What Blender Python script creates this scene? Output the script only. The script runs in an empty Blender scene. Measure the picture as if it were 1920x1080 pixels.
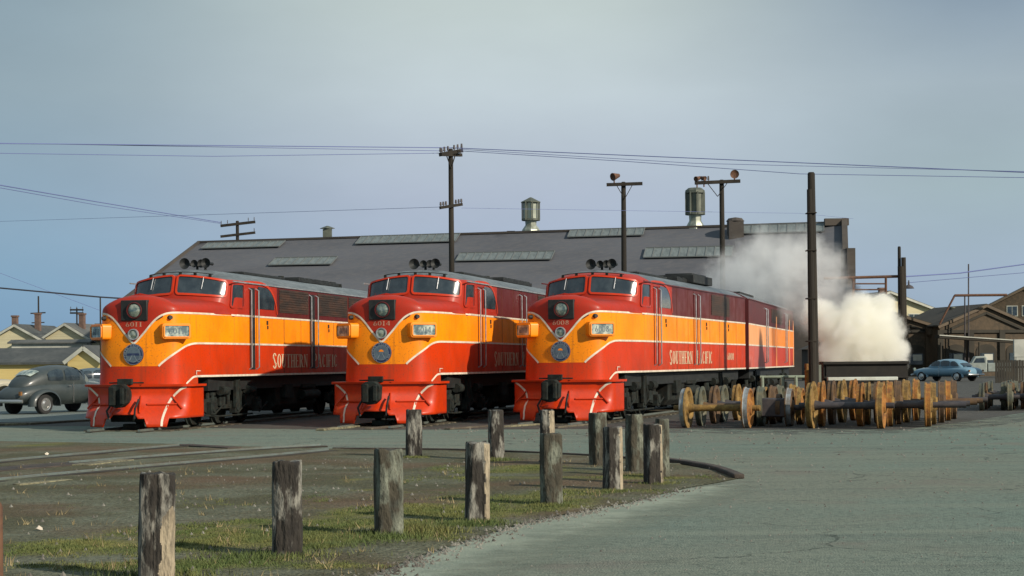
import bpy, math, random
from mathutils import Vector, Matrix, noise
random.seed(7)
S = bpy.context.scene
COL = S.collection
PI = math.pi
R = math.radians

# ------------------------------------------------------------------ camera
F = 3100.0; H0 = 680.0; EYE = 1.75; ROLL = R(0.5)
cr, sr = math.cos(ROLL), math.sin(ROLL)
cam = bpy.data.cameras.new('camera'); camo = bpy.data.objects.new('camera', cam); COL.objects.link(camo)
cam.sensor_width = 36; cam.lens = F/1920*36; cam.shift_y = (H0-540)/1920; cam.clip_start = .1; cam.clip_end = 9000
Rv, Uv, Bv = Vector((cr, 0, -sr)), Vector((sr, 0, cr)), Vector((0, -1, 0))
m3 = Matrix((Rv, Uv, Bv)).transposed()
camo.matrix_world = Matrix.Translation((0, 0, EYE)) @ m3.to_4x4()
S.camera = camo
def W(px, py, Y):
    a = (px-960)/F*Y; b = (H0-py)/F*Y
    return Vector((a*cr+b*sr, Y, EYE - a*sr + b*cr))
def G(px, py, z=0.0):
    k = -(px-960)*sr + (H0-py)*cr
    return W(px, py, (z-EYE)*F/k)
def V2(px, py):
    p = G(px, py); return (p.x, p.y)

# ------------------------------------------------------------------ render settings, light
S.view_settings.view_transform = 'Standard'; S.view_settings.look = 'None'
S.view_settings.exposure = 0.0; S.view_settings.gamma = 1
S.cycles.use_denoising = True
S.cycles.volume_step_rate = 1.0; S.cycles.volume_max_steps = 128; S.cycles.volume_bounces = 20
S.cycles.max_bounces = 20; S.cycles.transparent_max_bounces = 12
SUN_AZ = R(52); SUN_EL = R(27)     # azimuth measured from "towards the camera" to the right
sd = Vector((math.sin(SUN_AZ)*math.cos(SUN_EL), -math.cos(SUN_AZ)*math.cos(SUN_EL), math.sin(SUN_EL)))
sl = bpy.data.lights.new('sun', 'SUN'); sl.energy = 4.9; sl.angle = R(.9); sl.color = (1, .90, .76)
so = bpy.data.objects.new('sun', sl); COL.objects.link(so)
so.rotation_euler = sd.to_track_quat('Z', 'Y').to_euler(); so.location = (20, -20, 30)
wd = bpy.data.worlds.new('World'); S.world = wd; wd.use_nodes = True
nt = wd.node_tree; nt.nodes.clear(); N = nt.nodes.new; L = nt.links.new
sky = N('ShaderNodeTexSky'); sky.sky_type = 'NISHITA'; sky.sun_disc = False
sky.sun_elevation = SUN_EL; sky.sun_rotation = math.atan2(sd.x, sd.y)
sky.air_density = 1.0; sky.dust_density = 1.5; sky.ozone_density = 1.5
# thin high overcast veil mixed over the clear sky: bluer near the horizon to the left, paler above
tc = N('ShaderNodeTexCoord'); sep = N('ShaderNodeSeparateXYZ'); L(tc.outputs['Generated'], sep.inputs[0])
def ramp(stops):
    r = N('ShaderNodeValToRGB'); L(sep.outputs[2], r.inputs[0]); e = r.color_ramp.elements
    e[0].position = stops[0][0]; e[0].color = (*stops[0][1], 1); e[1].position = stops[-1][0]; e[1].color = (*stops[-1][1], 1)
    for p, c in stops[1:-1]: q = e.new(p); q.color = (*c, 1)
    return r.outputs[0]
west = ramp([(0., (1.9, 3.35, 5.2)), (.05, (2.2, 3.7, 5.2)), (.10, (2.7, 3.9, 5.0)), (.16, (3.1, 4.1, 4.7)), (.21, (2.8, 3.75, 4.3)), (1, (2.8, 3.8, 4.6))])
mid = ramp([(0., (2.9, 4.1, 6.0)), (.045, (3.7, 4.7, 6.3)), (.10, (4.6, 5.3, 6.5)), (.16, (5.3, 6.1, 6.5)), (.21, (5.3, 6.1, 6.0)), (1, (3.8, 4.9, 5.8))])
east = ramp([(0., (3.1, 4.3, 5.6)), (.05, (3.6, 4.6, 5.8)), (.10, (3.7, 4.75, 5.2)), (.16, (4.0, 4.9, 5.5)), (.21, (2.7, 3.55, 4.4)), (1, (3.4, 4.6, 5.4))])
nz = N('ShaderNodeTexNoise'); nz.inputs['Scale'].default_value = 3.2; nz.inputs['Detail'].default_value = 6; nz.inputs['Roughness'].default_value = .55
mp = N('ShaderNodeMapping'); mp.inputs['Scale'].default_value = (1, 1, 2.6); L(tc.outputs['Generated'], mp.inputs[0]); L(mp.outputs[0], nz.inputs[0])
nr = N('ShaderNodeMapRange'); nr.inputs[1].default_value = .3; nr.inputs[2].default_value = .72; nr.inputs[3].default_value = .90; nr.inputs[4].default_value = 1.07; L(nz.outputs[0], nr.inputs[0])
def xmix(a, b, lo, hi):
    r = N('ShaderNodeMapRange'); r.interpolation_type = 'SMOOTHSTEP'; r.inputs[1].default_value = lo; r.inputs[2].default_value = hi; L(sep.outputs[0], r.inputs[0])
    m_ = N('ShaderNodeMix'); m_.data_type = 'RGBA'; L(r.outputs[0], m_.inputs[0]); L(a, m_.inputs[6]); L(b, m_.inputs[7]); return m_.outputs[2]
veil = xmix(xmix(west, mid, -.30, -.04), east, .04, .28)
vm = N('ShaderNodeVectorMath'); vm.operation = 'SCALE'; L(veil, vm.inputs[0]); L(nr.outputs[0], vm.inputs['Scale'])
mx = N('ShaderNodeMix'); mx.data_type = 'RGBA'; mx.inputs[0].default_value = .95
L(sky.outputs[0], mx.inputs[6]); L(vm.outputs[0], mx.inputs[7])
bg = N('ShaderNodeBackground'); bg.inputs[1].default_value = .1; L(mx.outputs[2], bg.inputs[0])
wo = N('ShaderNodeOutputWorld'); L(bg.outputs[0], wo.inputs[0])

# ------------------------------------------------------------------ materials
def mat(name, base, rough=.6, metal=0., alt=None, scale=3., amount=.5, alt2=None, scale2=20., amount2=.4, bump=0., bscale=40., stretch=(1, 1, 1), spec=.5, detail=6, coat=0., lo=.42, hi=.62):
    m = bpy.data.materials.new(name); m.use_nodes = True
    t = m.node_tree; b = t.nodes['Principled BSDF']; n = t.nodes.new; l = t.links.new
    b.inputs['Roughness'].default_value = rough; b.inputs['Metallic'].default_value = metal
    b.inputs['Specular IOR Level'].default_value = spec
    if coat: b.inputs['Coat Weight'].default_value = coat; b.inputs['Coat Roughness'].default_value = .2
    c = (*base, 1); b.inputs['Base Color'].default_value = c
    tcd = n('ShaderNodeTexCoord'); mpp = n('ShaderNodeMapping'); mpp.inputs['Scale'].default_value = stretch
    oi = n('ShaderNodeObjectInfo'); ad = n('ShaderNodeVectorMath'); ad.operation = 'ADD'
    sc = n('ShaderNodeMath'); sc.operation = 'MULTIPLY'; sc.inputs[1].default_value = 37.; l(oi.outputs['Random'], sc.inputs[0])
    l(tcd.outputs['Object'], ad.inputs[0]); l(sc.outputs[0], ad.inputs[1]); l(ad.outputs[0], mpp.inputs[0])
    last = None
    def layer(col, s, am, prev, lo_, hi_):
        z = n('ShaderNodeTexNoise'); z.inputs['Scale'].default_value = s; z.inputs['Detail'].default_value = detail; z.inputs['Roughness'].default_value = .62
        l(mpp.outputs[0], z.inputs[0])
        r = n('ShaderNodeMapRange'); r.inputs[1].default_value = lo_; r.inputs[2].default_value = hi_; r.inputs[4].default_value = am; l(z.outputs[0], r.inputs[0])
        x = n('ShaderNodeMix'); x.data_type = 'RGBA'; l(r.outputs[0], x.inputs[0]); x.inputs[7].default_value = (*col, 1)
        if prev: l(prev, x.inputs[6])
        else: x.inputs[6].default_value = c
        return x.outputs[2]
    if alt: last = layer(alt, scale, amount, last, lo, hi)
    if alt2: last = layer(alt2, scale2, amount2, last, .45, .65)
    if last: l(last, b.inputs['Base Color'])
    if bump:
        z = n('ShaderNodeTexNoise'); z.inputs['Scale'].default_value = bscale; z.inputs['Detail'].default_value = 5; l(mpp.outputs[0], z.inputs[0])
        bp = n('ShaderNodeBump'); bp.inputs['Strength'].default_value = bump; bp.inputs['Distance'].default_value = .05; l(z.outputs[0], bp.inputs['Height']); l(bp.outputs[0], b.inputs['Normal'])
    m['bsdf_out'] = 1
    return m

ORANGE = (.97, .275, .001); RED = (.55, .036, .002); UPRED = (.38, .024, .008); MAROON = (.10, .010, .010)
M = {}
M['red'] = mat('red_paint', RED, .42, alt=(.44, .03, .006), scale=1.6, amount=.5, alt2=(.2, .03, .012), scale2=9, amount2=.25, coat=.08, spec=.35)
M['upred'] = mat('upper_red_paint', UPRED, .4, alt=(.33, .03, .012), scale=1.5, amount=.5, coat=.25)
M['orange'] = mat('orange_paint', ORANGE, .4, alt=(.6, .16, .01), scale=2, amount=.3, coat=.2)
M['maroon'] = mat('maroon_paint', MAROON, .5, alt=(.06, .012, .012), scale=2, amount=.6)
M['white'] = mat('off_white_paint', (.74, .66, .52), .5, alt=(.42, .35, .28), scale=5, amount=.6)
M['letter'] = mat('letter_paint', (.70, .56, .36), .5, alt=(.45, .3, .2), scale=12, amount=.5)
M['number_paint'] = mat('faded_number_paint', (.50, .26, .17), .6, alt=(.3, .1, .06), scale=14, amount=.7)
M['medal_white'] = mat('dulled_medallion_white', (.25, .30, .33), .6, alt=(.12, .15, .18), scale=12, amount=.6)
M['seam'] = mat('panel_seam_grime', (.10, .03, .012), .8)
M['silver'] = mat('silver_trim', (.5, .52, .52), .35, .6, alt=(.2, .2, .2), scale=6, amount=.5)
M['roof'] = mat('grey_loco_roof', (.10, .115, .12), .42, .1, alt=(.2, .22, .22), scale=1.3, amount=.7, alt2=(.04, .045, .045), scale2=6, amount2=.6, stretch=(1, .35, 1))
M['black'] = mat('black_iron', (.008, .009, .009), .65, 0, alt=(.022, .026, .024), scale=5, amount=.7)
M['grime'] = mat('grimy_running_gear', (.010, .012, .011), .85, 0, alt=(.03, .042, .038), scale=4, amount=.6, alt2=(.04, .028, .016), scale2=9, amount2=.4, bump=.3, spec=.2)
M['glass'] = mat('dark_window_glass', (.018, .028, .036), .12, 0, alt=(.05, .07, .08), scale=2.5, amount=.6, spec=.8)
M['lens'] = mat('lamp_lens_glass', (.10, .15, .14), .08, .35, alt=(.5, .52, .4), scale=7, amount=.8, spec=1)
M['board'] = mat('number_board_glass', (.10, .15, .155), .15, 0, alt=(.55, .6, .5), scale=4.5, amount=.9, spec=.8)
M['reflector'] = mat('lamp_reflector', (.75, .75, .68), .12, 1.)
M['blue'] = mat('medallion_blue', (.018, .03, .085), .4, alt=(.02, .03, .07), scale=9, amount=.5)
M['sky_grey'] = mat('medallion_grey', (.10, .14, .17), .5, alt=(.04, .06, .09), scale=10, amount=.6)
M['grille'] = mat('side_air_grille', (.032, .022, .016), .6, alt=(.09, .04, .022), scale=2.2, amount=.6, stretch=(1, .5, 2))

def body_material():
    m = bpy.data.materials.new('striped_loco_paint'); m.use_nodes = True
    t = m.node_tree; b = t.nodes['Principled BSDF']; n = t.nodes.new; l = t.links.new
    b.inputs['Roughness'].default_value = .42; b.inputs['Specular IOR Level'].default_value = .25; b.inputs['Coat Weight'].default_value = .06; b.inputs['Coat Roughness'].default_value = .2
    uv = n('ShaderNodeUVMap'); uv.uv_map = 'paint'; sp = n('ShaderNodeSeparateXYZ'); l(uv.outputs[0], sp.inputs[0])
    au = n('ShaderNodeMath'); au.operation = 'ABSOLUTE'; l(sp.outputs[0], au.inputs[0])
    us = n('ShaderNodeMath'); us.operation = 'DIVIDE'; us.inputs[1].default_value = 4.0; us.use_clamp = True; l(au.outputs[0], us.inputs[0])
    def curve(pts):
        f = n('ShaderNodeFloatCurve'); c = f.mapping.curves[0]
        c.points[0].location = (0, pts[0][1]/5); c.points[1].location = (1, pts[-1][1]/5)
        for u, z in pts[1:-1]: c.points.new(u/4, z/5)
        for p in c.points: p.handle_type = 'VECTOR'
        f.mapping.use_clip = False; f.mapping.update(); l(us.outputs[0], f.inputs[1])
        k = n('ShaderNodeMath'); k.operation = 'MULTIPLY'; k.inputs[1].default_value = 5.; l(f.outputs[0], k.inputs[0]); return k.outputs[0]
    def gt(a, bb):
        g = n('ShaderNodeMath'); g.operation = 'GREATER_THAN'
        l(a, g.inputs[0])
        if isinstance(bb, float): g.inputs[1].default_value = bb
        else: l(bb, g.inputs[1])
        return g.outputs[0]
    up = gt(sp.outputs[1], curve(UPPER)); lo = gt(sp.outputs[1], curve(LOWER))
    mar = gt(au.outputs[0], U_MAROON)
    tcd = n('ShaderNodeTexCoord')
    def noi(s, st=(1, 1, 1), d=5):
        mpp = n('ShaderNodeMapping'); mpp.inputs['Scale'].default_value = st; l(tcd.outputs['Object'], mpp.inputs[0])
        z = n('ShaderNodeTexNoise'); z.inputs['Scale'].default_value = s; z.inputs['Detail'].default_value = d; l(mpp.outputs[0], z.inputs[0]); return z.outputs[0]
    def mix(f, a, bb):
        x = n('ShaderNodeMix'); x.data_type = 'RGBA'
        if isinstance(f, float): x.inputs[0].default_value = f
        else: l(f, x.inputs[0])
        for i, v in ((6, a), (7, bb)):
            if isinstance(v, tuple): x.inputs[i].default_value = (*v, 1)
            else: l(v, x.inputs[i])
        return x.outputs[2]
    top = mix(mar, UPRED, MAROON)
    c = mix(lo, RED, ORANGE); c = mix(up, c, top)
    def rng(v, a, bb, am):
        r = n('ShaderNodeMapRange'); r.inputs[1].default_value = a; r.inputs[2].default_value = bb; r.inputs[4].default_value = am; l(v, r.inputs[0]); return r.outputs[0]
    dk = n('ShaderNodeVectorMath'); dk.operation = 'MULTIPLY'; l(c, dk.inputs[0]); dk.inputs[1].default_value = (.55, .5, .6)
    c = mix(rng(noi(1.1), .45, .7, .40), c, dk.outputs[0])
    c = mix(rng(noi(4.2, (2.4, 2.4, .13)), .56, .72, .30), c, (.13, .05, .02))
    bot = n('ShaderNodeMapRange'); bot.inputs[1].default_value = 2.0; bot.inputs[2].default_value = 1.3; bot.inputs[4].default_value = 1.; l(sp.outputs[1], bot.inputs[0])
    dm = n('ShaderNodeMath'); dm.operation = 'MULTIPLY'; l(bot.outputs[0], dm.inputs[0]); l(rng(noi(2.6, (1, 1, .5)), .4, .62, .42), dm.inputs[1]); c = mix(dm.outputs[0], c, (.12, .05, .025))
    c = mix(rng(noi(22), .60, .68, .5), c, (.10, .05, .025))
    l(c, b.inputs['Base Color'])
    rr_ = n('ShaderNodeMapRange'); rr_.inputs[1].default_value = .3; rr_.inputs[2].default_value = .7; rr_.inputs[3].default_value = .38; rr_.inputs[4].default_value = .6; l(noi(2), rr_.inputs[0]); l(rr_.outputs[0], b.inputs['Roughness'])
    bp = n('ShaderNodeBump'); bp.inputs['Strength'].default_value = .12; bp.inputs['Distance'].default_value = .02; l(noi(1.7), bp.inputs['Height']); l(bp.outputs[0], b.inputs['Normal'])
    return m

# ------------------------------------------------------------------ mesh builder
class MB:
    def __init__(s): s.v = []; s.f = []; s.m = []; s.uv = []
    def quad(s, a, mi=0): s.f.append(tuple(a)); s.m.append(mi)
    def add(s, pts): i = len(s.v); s.v += [Vector(p) for p in pts]; return i
    def box(s, c, d, rz=0., mi=0, rot=None):
        c = Vector(c); q = rot if rot is not None else Matrix.Rotation(rz, 3, 'Z')
        i = s.add([c + q @ Vector((x*d[0]/2, y*d[1]/2, z*d[2]/2)) for x in (-1, 1) for y in (-1, 1) for z in (-1, 1)])
        for a in ((0, 1, 3, 2), (4, 6, 7, 5), (0, 4, 5, 1), (2, 3, 7, 6), (0, 2, 6, 4), (1, 5, 7, 3)): s.quad([i+k for k in a], mi)
        return s
    def bar(s, a, b, w, h, mi=0):
        a, b = Vector(a), Vector(b); d = b-a; q = d.to_track_quat('Y', 'Z').to_matrix()
        return s.box((a+b)/2, (w, d.length, h), rot=q, mi=mi)
    def tube(s, pts, r, n=8, mi=0, cap=True):
        pts = [Vector(p) for p in pts]; rs = r if isinstance(r, (list, tuple)) else [r]*len(pts)
        i0 = len(s.v); ref = None
        for k, p in enumerate(pts):
            d = (pts[min(k+1, len(pts)-1)]-pts[max(k-1, 0)]).normalized()
            if ref is None: ref = Vector((0, 0, 1)) if abs(d.z) < .9 else Vector((1, 0, 0))
            x = ref.cross(d).normalized(); y = d.cross(x); ref = y if y.length else ref
            s.add([p + (x*math.cos(2*PI*j/n)+y*math.sin(2*PI*j/n))*rs[k] for j in range(n)])
        for k in range(len(pts)-1):
            for j in range(n): s.quad((i0+k*n+j, i0+k*n+(j+1) % n, i0+(k+1)*n+(j+1) % n, i0+(k+1)*n+j), mi)
        if cap:
            s.quad([i0+j for j in range(n)][::-1], mi); s.quad([i0+(len(pts)-1)*n+j for j in range(n)], mi)
        return s
    def lathe(s, o, axis, prof, n=24, mi=0):   # prof: (distance along axis, radius)
        o = Vector(o); ax = Vector(axis).normalized()
        return s.tube([o+ax*a for a, _ in prof], [r for _, r in prof], n, mi) if all(prof[i][0] < prof[i+1][0] for i in range(len(prof)-1)) else s._lathe(o, ax, prof, n, mi)
    def _lathe(s, o, ax, prof, n=24, mi=0):
        ref = Vector((0, 0, 1)) if abs(ax.z) < .9 else Vector((1, 0, 0)); x = ref.cross(ax).normalized(); y = ax.cross(x)
        i0 = len(s.v)
        for a, r in prof: s.add([o+ax*a+(x*math.cos(2*PI*j/n)+y*math.sin(2*PI*j/n))*r for j in range(n)])
        for k in range(len(prof)-1):
            for j in range(n): s.quad((i0+k*n+j, i0+k*n+(j+1) % n, i0+(k+1)*n+(j+1) % n, i0+(k+1)*n+j), mi)
        return s
    def grid(s, fn, us, vs, mi=0, uvs=None, flip=False):
        i0 = len(s.v); nu, nv = len(us), len(vs)
        for v in vs:
            for u in us: s.v.append(Vector(fn(u, v)))
        for b in range(nv-1):
            for a in range(nu-1):
                q = (i0+b*nu+a, i0+b*nu+a+1, i0+(b+1)*nu+a+1, i0+(b+1)*nu+a)
                s.quad(q[::-1] if flip else q, mi if not callable(mi) else mi(us[a], vs[b]))
        if uvs is not False:
            for b in range(nv):
                for a in range(nu): s.uv.append((i0+b*nu+a, us[a], vs[b]))
        return s
    def prism(s, poly, fn, d0, d1, mi=0):      # poly in (a,b); fn(a,b,d) -> point
        n = len(poly); i = s.add([fn(a, b, d0) for a, b in poly]); j = s.add([fn(a, b, d1) for a, b in poly])
        s.quad([i+k for k in range(n)][::-1], mi); s.quad([j+k for k in range(n)], mi)
        for k in range(n): s.quad((i+k, i+(k+1) % n, j+(k+1) % n, j+k), mi)
        return s
    def build(s, name, mats, parent=None, smooth=35, bevel=0., fix=True):
        me = bpy.data.meshes.new(name); me.from_pydata([tuple(v) for v in s.v], [], s.f)
        if not isinstance(mats, (list, tuple)): mats = [mats]
        for m_ in mats: me.materials.append(m_)
        me.polygons.foreach_set('material_index', s.m)
        if s.uv:
            lay = me.uv_layers.new(name='paint'); d = {i: (u, v) for i, u, v in s.uv}
            for lp in me.loops: lay.data[lp.index].uv = d.get(lp.vertex_index, (9, 1.2))
        if fix:
            import bmesh
            bm = bmesh.new(); bm.from_mesh(me)
            if not s.uv: bmesh.ops.remove_doubles(bm, verts=bm.verts, dist=1e-5)
            bmesh.ops.recalc_face_normals(bm, faces=bm.faces); bm.to_mesh(me); bm.free()
        if smooth:
            me.polygons.foreach_set('use_smooth', [True]*len(me.polygons)); me.set_sharp_from_angle(angle=R(smooth))
        me.update()
        o = bpy.data.objects.new(name, me); COL.objects.link(o)
        if parent: o.parent = parent
        if bevel:
            b = o.modifiers.new('bevel', 'BEVEL'); b.width = bevel; b.segments = 2; b.limit_method = 'ANGLE'; b.angle_limit = R(40); b.harden_normals = False
        return o
def tag(o, label=None, cat=None, group=None, kind=None):
    if label: o['label'] = label
    if cat: o['category'] = cat
    if group: o['group'] = group
    if kind: o['kind'] = kind
    return o
def empty(name, loc=(0, 0, 0), rz=0., label=None, cat=None, group=None):
    o = bpy.data.objects.new(name, None); COL.objects.link(o); o.location = loc; o.rotation_euler = (0, 0, rz); o.empty_display_size = .3
    return tag(o, label, cat, group)
def copy_tree(o, parent=None, label=None):
    c = o.copy(); COL.objects.link(c); c.parent = parent
    if label: c['label'] = label
    for ch in [q for q in o.children]: copy_tree(ch, c)
    return c
def lin(a, b, n): return [a+(b-a)*i/(n-1) for i in range(n)]

# ------------------------------------------------------------------ contours for the locomotive
def catmull(P, n=14):
    out = []
    Q = [P[0]-(P[1]-P[0])] + P + [P[-1]+(P[-1]-P[-2])]
    for i in range(1, len(Q)-2):
        for k in range(n):
            t = k/n; a, b, c, d = Q[i-1], Q[i], Q[i+1], Q[i+2]
            out.append(.5*((2*b)+(c-a)*t+(2*a-5*b+4*c-d)*t*t+(3*b-a-3*c+d)*t**3))
    out.append(P[-1].copy()); return out
class Contour:
    def __init__(s, pts):
        P = catmull([Vector(p) for p in pts]); s.p = P; s.c = [0.]
        for i in range(1, len(P)): s.c.append(s.c[-1]+(P[i]-P[i-1]).length)
        s.L = s.c[-1]
    def at(s, u):
        g = 1 if u >= 0 else -1; a = min(abs(u), s.L); i = 1
        while i < len(s.c)-1 and s.c[i] < a: i += 1
        t = (a-s.c[i-1])/max(1e-9, s.c[i]-s.c[i-1]); q = s.p[i-1].lerp(s.p[i], t)
        d = (s.p[i]-s.p[i-1]).normalized()
        q = Vector((q.x*g, q.y)); nn = Vector((d.y*g, -d.x))
        if abs(u) > s.L: q.y += abs(u)-s.L
        return q, nn
NOSE = Contour([(0, 0), (.5, .05), (.9, .16), (1.16, .36), (1.28, .72), (1.4, 1.3), (1.51, 2.2), (1.58, 3.2)])
UEND = NOSE.L
def y2u(y): return UEND + (y-3.2)
def u_at_y(y):
    a, b = 0, UEND
    for _ in range(40):
        m_ = (a+b)/2
        if NOSE.at(m_)[0].y < y: a = m_
        else: b = m_
    return a
U_MAROON = y2u(6.75)
UPPER = [(0, 2.36), (.08, 2.41), (.3, 2.65), (.5, 2.885), (.68, 3.05), (.86, 3.14), (1.02, 3.175), (1.2, 3.185), (4, 3.185)]
LOWER = [(0, 1.74), (.70, 1.74), (.82, 1.85), (1.05, 2.02), (1.3, 2.165), (1.6, 2.285), (1.9, 2.345), (2.2, 2.36), (4, 2.36)]
ZS0, ZS1, RN = 3.2, 3.68, .5
def S_nose(u, z, off=0.):
    q, n = NOSE.at(u); t = min(1, abs(u)/UEND)
    d = -.045*(z-1.25) if z < ZS0 else -.045*(ZS0-1.25)
    rr = (.40*(1-t)+.22*t)
    if z > ZS0:
        k = min(1, (z-ZS0)/(ZS1-ZS0)); d -= rr*(1-math.sqrt(max(0, 1-k**2.6)))
    drop = .21*min(1., (abs(q.x)/1.2)**2)*(1-.45*min(1., max(0., q.y)/3.2))*max(0., min(1., (z-3.22)/.42))
    if t >= .999: d = 0 if z < ZS0 else d
    else: d *= 1 if t < .7 or z > ZS0 else max(0, (1-t)/.3)
    q = q + n*(d+off); return Vector((q.x, q.y, z-drop))
def S_side(u, z, off=0.):      # u on the nose arc where short, on the flat side when beyond
    if abs(u) > UEND and z > 1.2: return Vector(((1.58+off)*(1 if u > 0 else -1), 3.2+abs(u)-UEND, z))
    return S_nose(u, z, off)
CAB = Contour([(0, 0), (.5, .05), (.95, .16), (1.3, .32), (1.49, .55), (1.555, .85), (1.575, 1.2), (1.58, 1.42)])
def cab_y0(z): return 2.62+.40*(z-3.6)
def S_cab(u, z, off=0.):
    q, n = CAB.at(u); w = max(0., min(1., 1-(abs(u)-1.2)/1.1)); y0 = cab_y0(z)*w + cab_y0(4.14)*(1-w)
    k = 1-.03*max(0, (z-3.6))*w
    q = Vector((q.x*k, q.y)) + n*off; arch = .15*max(0., min(1., (z-3.5)/.64))*max(0., 1-(abs(u)/1.55)**2)
    return Vector((q.x, q.y+y0, z+arch))
YC = cab_y0(4.14)+1.42
PIL = Contour([(0, -.58), (.15, -.54), (.55, -.33), (1.1, -.06), (1.38, .12), (1.5, .34), (1.52, .7), (1.54, 1.15)])
def S_pil(u, z, off=0.):
    P = [(0, .26), (.35, .19), (.52, .08), (.68, -.10), (.95, -.19), (1.2, -.14), (1.5, -.0)]
    for a, b in zip(P, P[1:]):
        if z <= b[0]: d = a[1]+(b[1]-a[1])*(z-a[0])/(b[0]-a[0]); break
    w = max(0, min(1, 1-(abs(u)-1.3)/.5)); q, n = PIL.at(u); q = q+n*(d*w+off); return Vector((q.x, q.y, z))

def ribbon(mb, Sf, pts, w, off, mi=0, dens=.06):
    P = catmull([Vector(p) for p in pts], 8) if len(pts) > 2 else [Vector(pts[0]).lerp(Vector(pts[1]), i/40) for i in range(41)]
    n = len(P); rows = []
    for i in range(n):
        d = (P[min(i+1, n-1)]-P[max(i-1, 0)]).normalized(); m_ = Vector((-d.y, d.x))*w/2
        rows.append((P[i]-m_, P[i]+m_))
    i0 = len(mb.v)
    for a, b in rows: mb.v += [Sf(a.x, a.y, off), Sf(b.x, b.y, off)]
    for i in range(n-1): mb.quad((i0+2*i, i0+2*i+1, i0+2*i+3, i0+2*i+2), mi)
def rrect(uc, zc, hw, hh, r, skew=0., n=5):
    o = []
    for cx, cz, a0 in ((hw-r, hh-r, 0), (-hw+r, hh-r, 90), (-hw+r, -hh+r, 180), (hw-r, -hh+r, 270)):
        for k in range(n+1):
            a = R(a0+90*k/n); o.append((uc+cx+r*math.cos(a), zc+cz+r*math.sin(a)+0))
    # subdivide the long straight edges
    out = []
    for i, p in enumerate(o):
        q = o[(i+1) % len(o)]; d = math.dist(p, q); m_ = max(1, int(d/.12))
        for k in range(m_): out.append((p[0]+(q[0]-p[0])*k/m_, p[1]+(q[1]-p[1])*k/m_))
    return [(a, b+skew*(a-uc)) for a, b in out]
def patch(mb, Sf, out, uc, zc, off, mi=0, rings=4):
    n = len(out); i0 = len(mb.v)
    for k in range(rings):
        f = 1-k/rings
        for a, b in out: mb.v.append(Sf(uc+(a-uc)*f, zc+(b-zc)*f, off))
    c = len(mb.v); mb.v.append(Sf(uc, zc, off))
    for k in range(rings-1):
        for j in range(n): mb.quad((i0+k*n+j, i0+k*n+(j+1) % n, i0+(k+1)*n+(j+1) % n, i0+(k+1)*n+j), mi)
    for j in range(n): mb.quad((i0+(rings-1)*n+j, i0+(rings-1)*n+(j+1) % n, c), mi)
def frame(mb, Sf, out, uc, zc, w, off0, off1, mi=0):
    n = len(out); cen = Vector((uc, zc)); outer = []
    for i, p in enumerate(out):
        a = Vector(out[i-1]); b = Vector(out[(i+1) % n]); d = (b-a).normalized(); nn = Vector((d.y, -d.x))
        if nn.dot(Vector(p)-cen) < 0: nn = -nn
        outer.append((p[0]+nn.x*w, p[1]+nn.y*w))
    i0 = len(mb.v)
    for ring, off in ((out, off0), (out, off1), (outer, off1), (outer, off0-.02)):
        for a, b in ring: mb.v.append(Sf(a, b, off))
    for k in range(3):
        for j in range(n): mb.quad((i0+k*n+j, i0+k*n+(j+1) % n, i0+(k+1)*n+(j+1) % n, i0+(k+1)*n+j), mi)

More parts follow.
